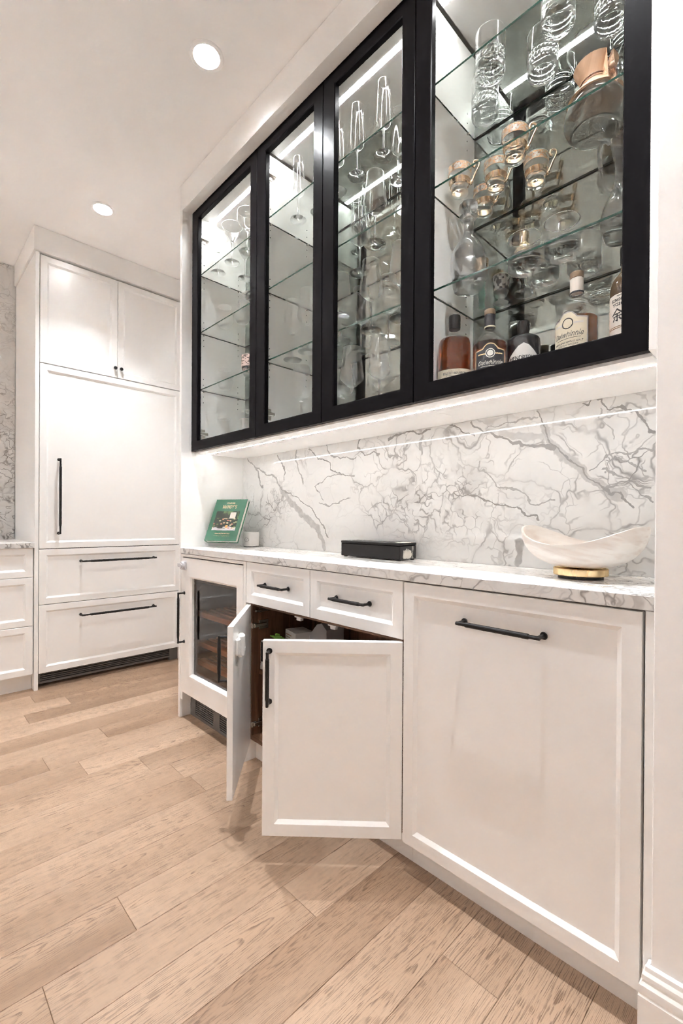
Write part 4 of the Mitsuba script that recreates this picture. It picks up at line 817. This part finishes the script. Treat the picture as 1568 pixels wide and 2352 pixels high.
part(k, 'base_ring', lathe([(.0405, .0015), (.0425, .0035), (.0425, .0075), (.0415, .008), (.0405, .0015)], 44), 'grey_metal', 35, tw=t, label='dark base ring')
part(k, 'wax', lathe([(0, .0105), (.039, .0105), (.039, .066), (0, .066)], 40), 'wax', 35, tw=t)
eye = Polygon([(-.019, 0), (-.008, .010), (0, .0125), (.008, .010), (.017, 0), (.008, -.009), (0, -.011), (-.008, -.009)])
part(k, 'emblem', wrap_poly(unary_union([eye.difference(eye.buffer(-.0014)), Point(-.002, 0).buffer(.0022), sbox(-.0026, 0, -.0014, .006)]), .0422, -38, .041, step=2), 'ink', False, tw=t, label='black eye-shaped outline')
# black box with white markings
def hidefn(p, n, uv):
    # uv: metres on the face
    e = dr.square((uv.x + .002) / .030) + dr.square((uv.y - .016) / .020)
    jag = (noise(uv.x * 420, uv.y * 130, 3.0) - .5) * 1.1 + (noise(uv.x * 900, 9.0) - .5) * .5
    sp = smoothstep(.55, .75, fbm(uv.x * 40 + 5, uv.y * 40, 2.0, 2)) * smoothstep(.02, .035, uv.x)
    return mix((.010, .009, .009), (.68, .64, .58), dr.maximum(1 - smoothstep(.8, 1.0, e + jag), sp * .8))
scene['hide_pattern'] = pri(proc(hidefn), .35); scene['box_black'] = pri((.006, .0055, .0055), .30, specular=.25)
k = thing('storage_box', 'low black box with white marking on its end, on the bar counter', 'box'); t = tr(-1.391, 1.352, ZT, 0)
part(k, 'body', box(0, .3125, 0, .104, .0045, .056, .002), 'box_black', False, tw=t); part(k, 'lid', box(-.001, .3135, -.001, .105, .0565, .067, .002), 'box_black', False, tw=t)
V = [(.3129, .004, .0065), (.3129, .100, .0065), (.3129, .100, .054), (.3129, .004, .054)]
part(k, 'marking', trimesh.Trimesh(V, [(0, 1, 2), (0, 2, 3)], process=False), 'hide_pattern', False, tw=t, uv=np.array([(-.048, 0), (.048, 0), (.048, .0475), (-.048, .0475)]), label='white patch on black end')
part(k, 'marking', box(.262, .312, .03, .09, .0671, .0674), 'wax', False, tw=t, label='white patch on the lid')
for x in (.010, .295):
    for y in (.008, .090): part(k, 'foot', box(x, x + .010, y, y + .010, 0, .0045), 'box_black', False, tw=t)
# footed bowl
n_, m_ = 72, 18; V, F = [], []
def rim(t): return .163 * math.copysign(abs(math.cos(t)) ** .92, math.cos(t)), .112 * math.copysign(abs(math.sin(t)) ** .9, math.sin(t)), 1.006 + .049 * abs(math.cos(t)) ** 2.0 - ZT
for side in (0, 1):
    for j in range(m_ + 1):
        s = j / m_; f = math.sin(s * math.pi / 2) ** .85; g = 1 - math.cos(s * math.pi / 2) ** 1.0
        for i in range(n_):
            t = 2 * np.pi * i / n_; x, y, z = rim(t); zb = .027 if side == 0 else .033; o = 0 if side == 0 else .0055
            k1 = 1 - o / max(math.hypot(x, y), .02); V.append((x * f * k1 + (0 if s else 0), y * f * k1, zb + (z - zb) * g ** 1.1))
def vid(side, j, i): return side * (m_ + 1) * n_ + j * n_ + i % n_
for side in (0, 1):
    for j in range(m_):
        for i in range(n_): F += [(vid(side, j, i), vid(side, j, i + 1), vid(side, j + 1, i + 1)), (vid(side, j, i), vid(side, j + 1, i + 1), vid(side, j + 1, i))][::1 if side == 0 else 1]
nf = len(F) // 2; F = F[:nf] + [f[::-1] for f in F[nf:]]
for i in range(n_): F += [(vid(0, m_, i), vid(0, m_, i + 1), vid(1, m_, i + 1)), (vid(0, m_, i), vid(1, m_, i + 1), vid(1, m_, i))]
bowl_m = fix(trimesh.Trimesh(np.array(V), np.array(F), process=False))
def pearlfn(p, n, uv):
    a = fbm(p.x * 9 + p.z * 14, p.z * 60 + p.x * 12, p.y * 20, 3); b = noise(p.x * 40, p.z * 220 + p.x * 60, p.y * 40)
    return mix((.82, .775, .725), (.70, .62, .56), dr.clip(smoothstep(.40, .72, a) * .75 + .25 * smoothstep(.6, .85, b), 0, 1))
scene['pearl'] = pri(proc(pearlfn), .22, specular=.5, clearcoat=.3, clearcoat_gloss=.9)
k = thing('footed_bowl', 'large pearly boat-shaped bowl on a brass foot at the right of the counter', 'bowl'); t = tr(-.438, 1.325, ZT + .0005, -14)
part(k, 'body', bowl_m, 'pearl', 40, tw=t)
part(k, 'foot', lathe([(.04, .0085), (.0655, .0085), (.0665, .010), (.0665, .0255), (.0655, .0268), (.03, .0268), (.03, .0085)][:-1] + [(.04, .0085)], 56), 'brass', 35, tw=t, label='polished brass foot')
part(k, 'pad', lathe([(0, 0), (.055, 0), (.055, .0083), (0, .0083)], 48), 'cap_black', 35, tw=t, label='black pad under the foot')

# ------------------------------------------------------------------ inside the open base cabinet
ZS = .4025
k = thing('cardboard_box', 'small pale grey printed cardboard box on the shelf inside the open base cabinet', 'box'); t = tr(-1.618, 1.235, ZS, -14)
part(k, 'body', box(0, .105, 0, .085, 0, .186, .001), 'carton', False, tw=t)
for i in range(7): part(k, 'print', box(.008, .05 + .035 * ((i * 37) % 5) / 5, -.0004, 0, .10 + .011 * i, .1035 + .011 * i), 'ink_brown', False, tw=t)
pv = trimesh.creation.extrude_polygon(Polygon([(0, 0), (.105, 0), (.105, .21), (.075, .235), (.045, .225), (0, .175)]), .10, engine='earcut')
pv.apply_transform(trimesh.transformations.rotation_matrix(math.pi / 2, (1, 0, 0))); pv.apply_translation((-1.500, 1.375, ZS))
solo('grey_bag', pv, 'grey_felt', 'grey slant-topped bag beside the carton in the open base cabinet', 'bag', smooth=False)
k = thing('green_leaves', 'bunch of bright green leaves beside the carton in the open base cabinet', 'plant')
for i, (x, y, a, s) in enumerate(((-1.650, 1.198, 20, 1.0), (-1.627, 1.20, -30, 1.1), (-1.603, 1.198, 60, .9), (-1.638, 1.208, 110, .8))):
    lm = trimesh.creation.icosphere(2, 1.0); v = lm.vertices * np.array([.022, .010, .0035]) * s; v[:, 2] += -8 * v[:, 0] ** 2 + .002 * np.sin(v[:, 0] * 500); lm.vertices = v
    part(k, 'leaf', lm, 'leaf', 40, tw=T().translate([x, y, ZS + .150 + .004 * i]).rotate([0, 0, 1], a).rotate([0, 1, 0], 20))
part(k, 'pot', lathe([(0, 0), (.018, 0), (.022, .03), (.020, .142), (0, .143)], 24), 'leaf', 35, tw=tr(-1.628, 1.201, ZS))
k = thing('display_device', 'white device with black screen at the front of the shelf in the open cabinet', 'device'); t = tr(-1.7125, 1.168, ZS + .0005, 8)
part(k, 'body', box(0, .062, 0, .012, .030, .128, .003), 'white_plastic', False, tw=t); part(k, 'screen', box(.006, .060, -.0006, 0, .036, .122), 'screen_black', False, tw=t, label='black screen'); part(k, 'base', box(-.001, .064, -.002, .03, 0, .0298, .004), 'white_plastic', False, tw=t)
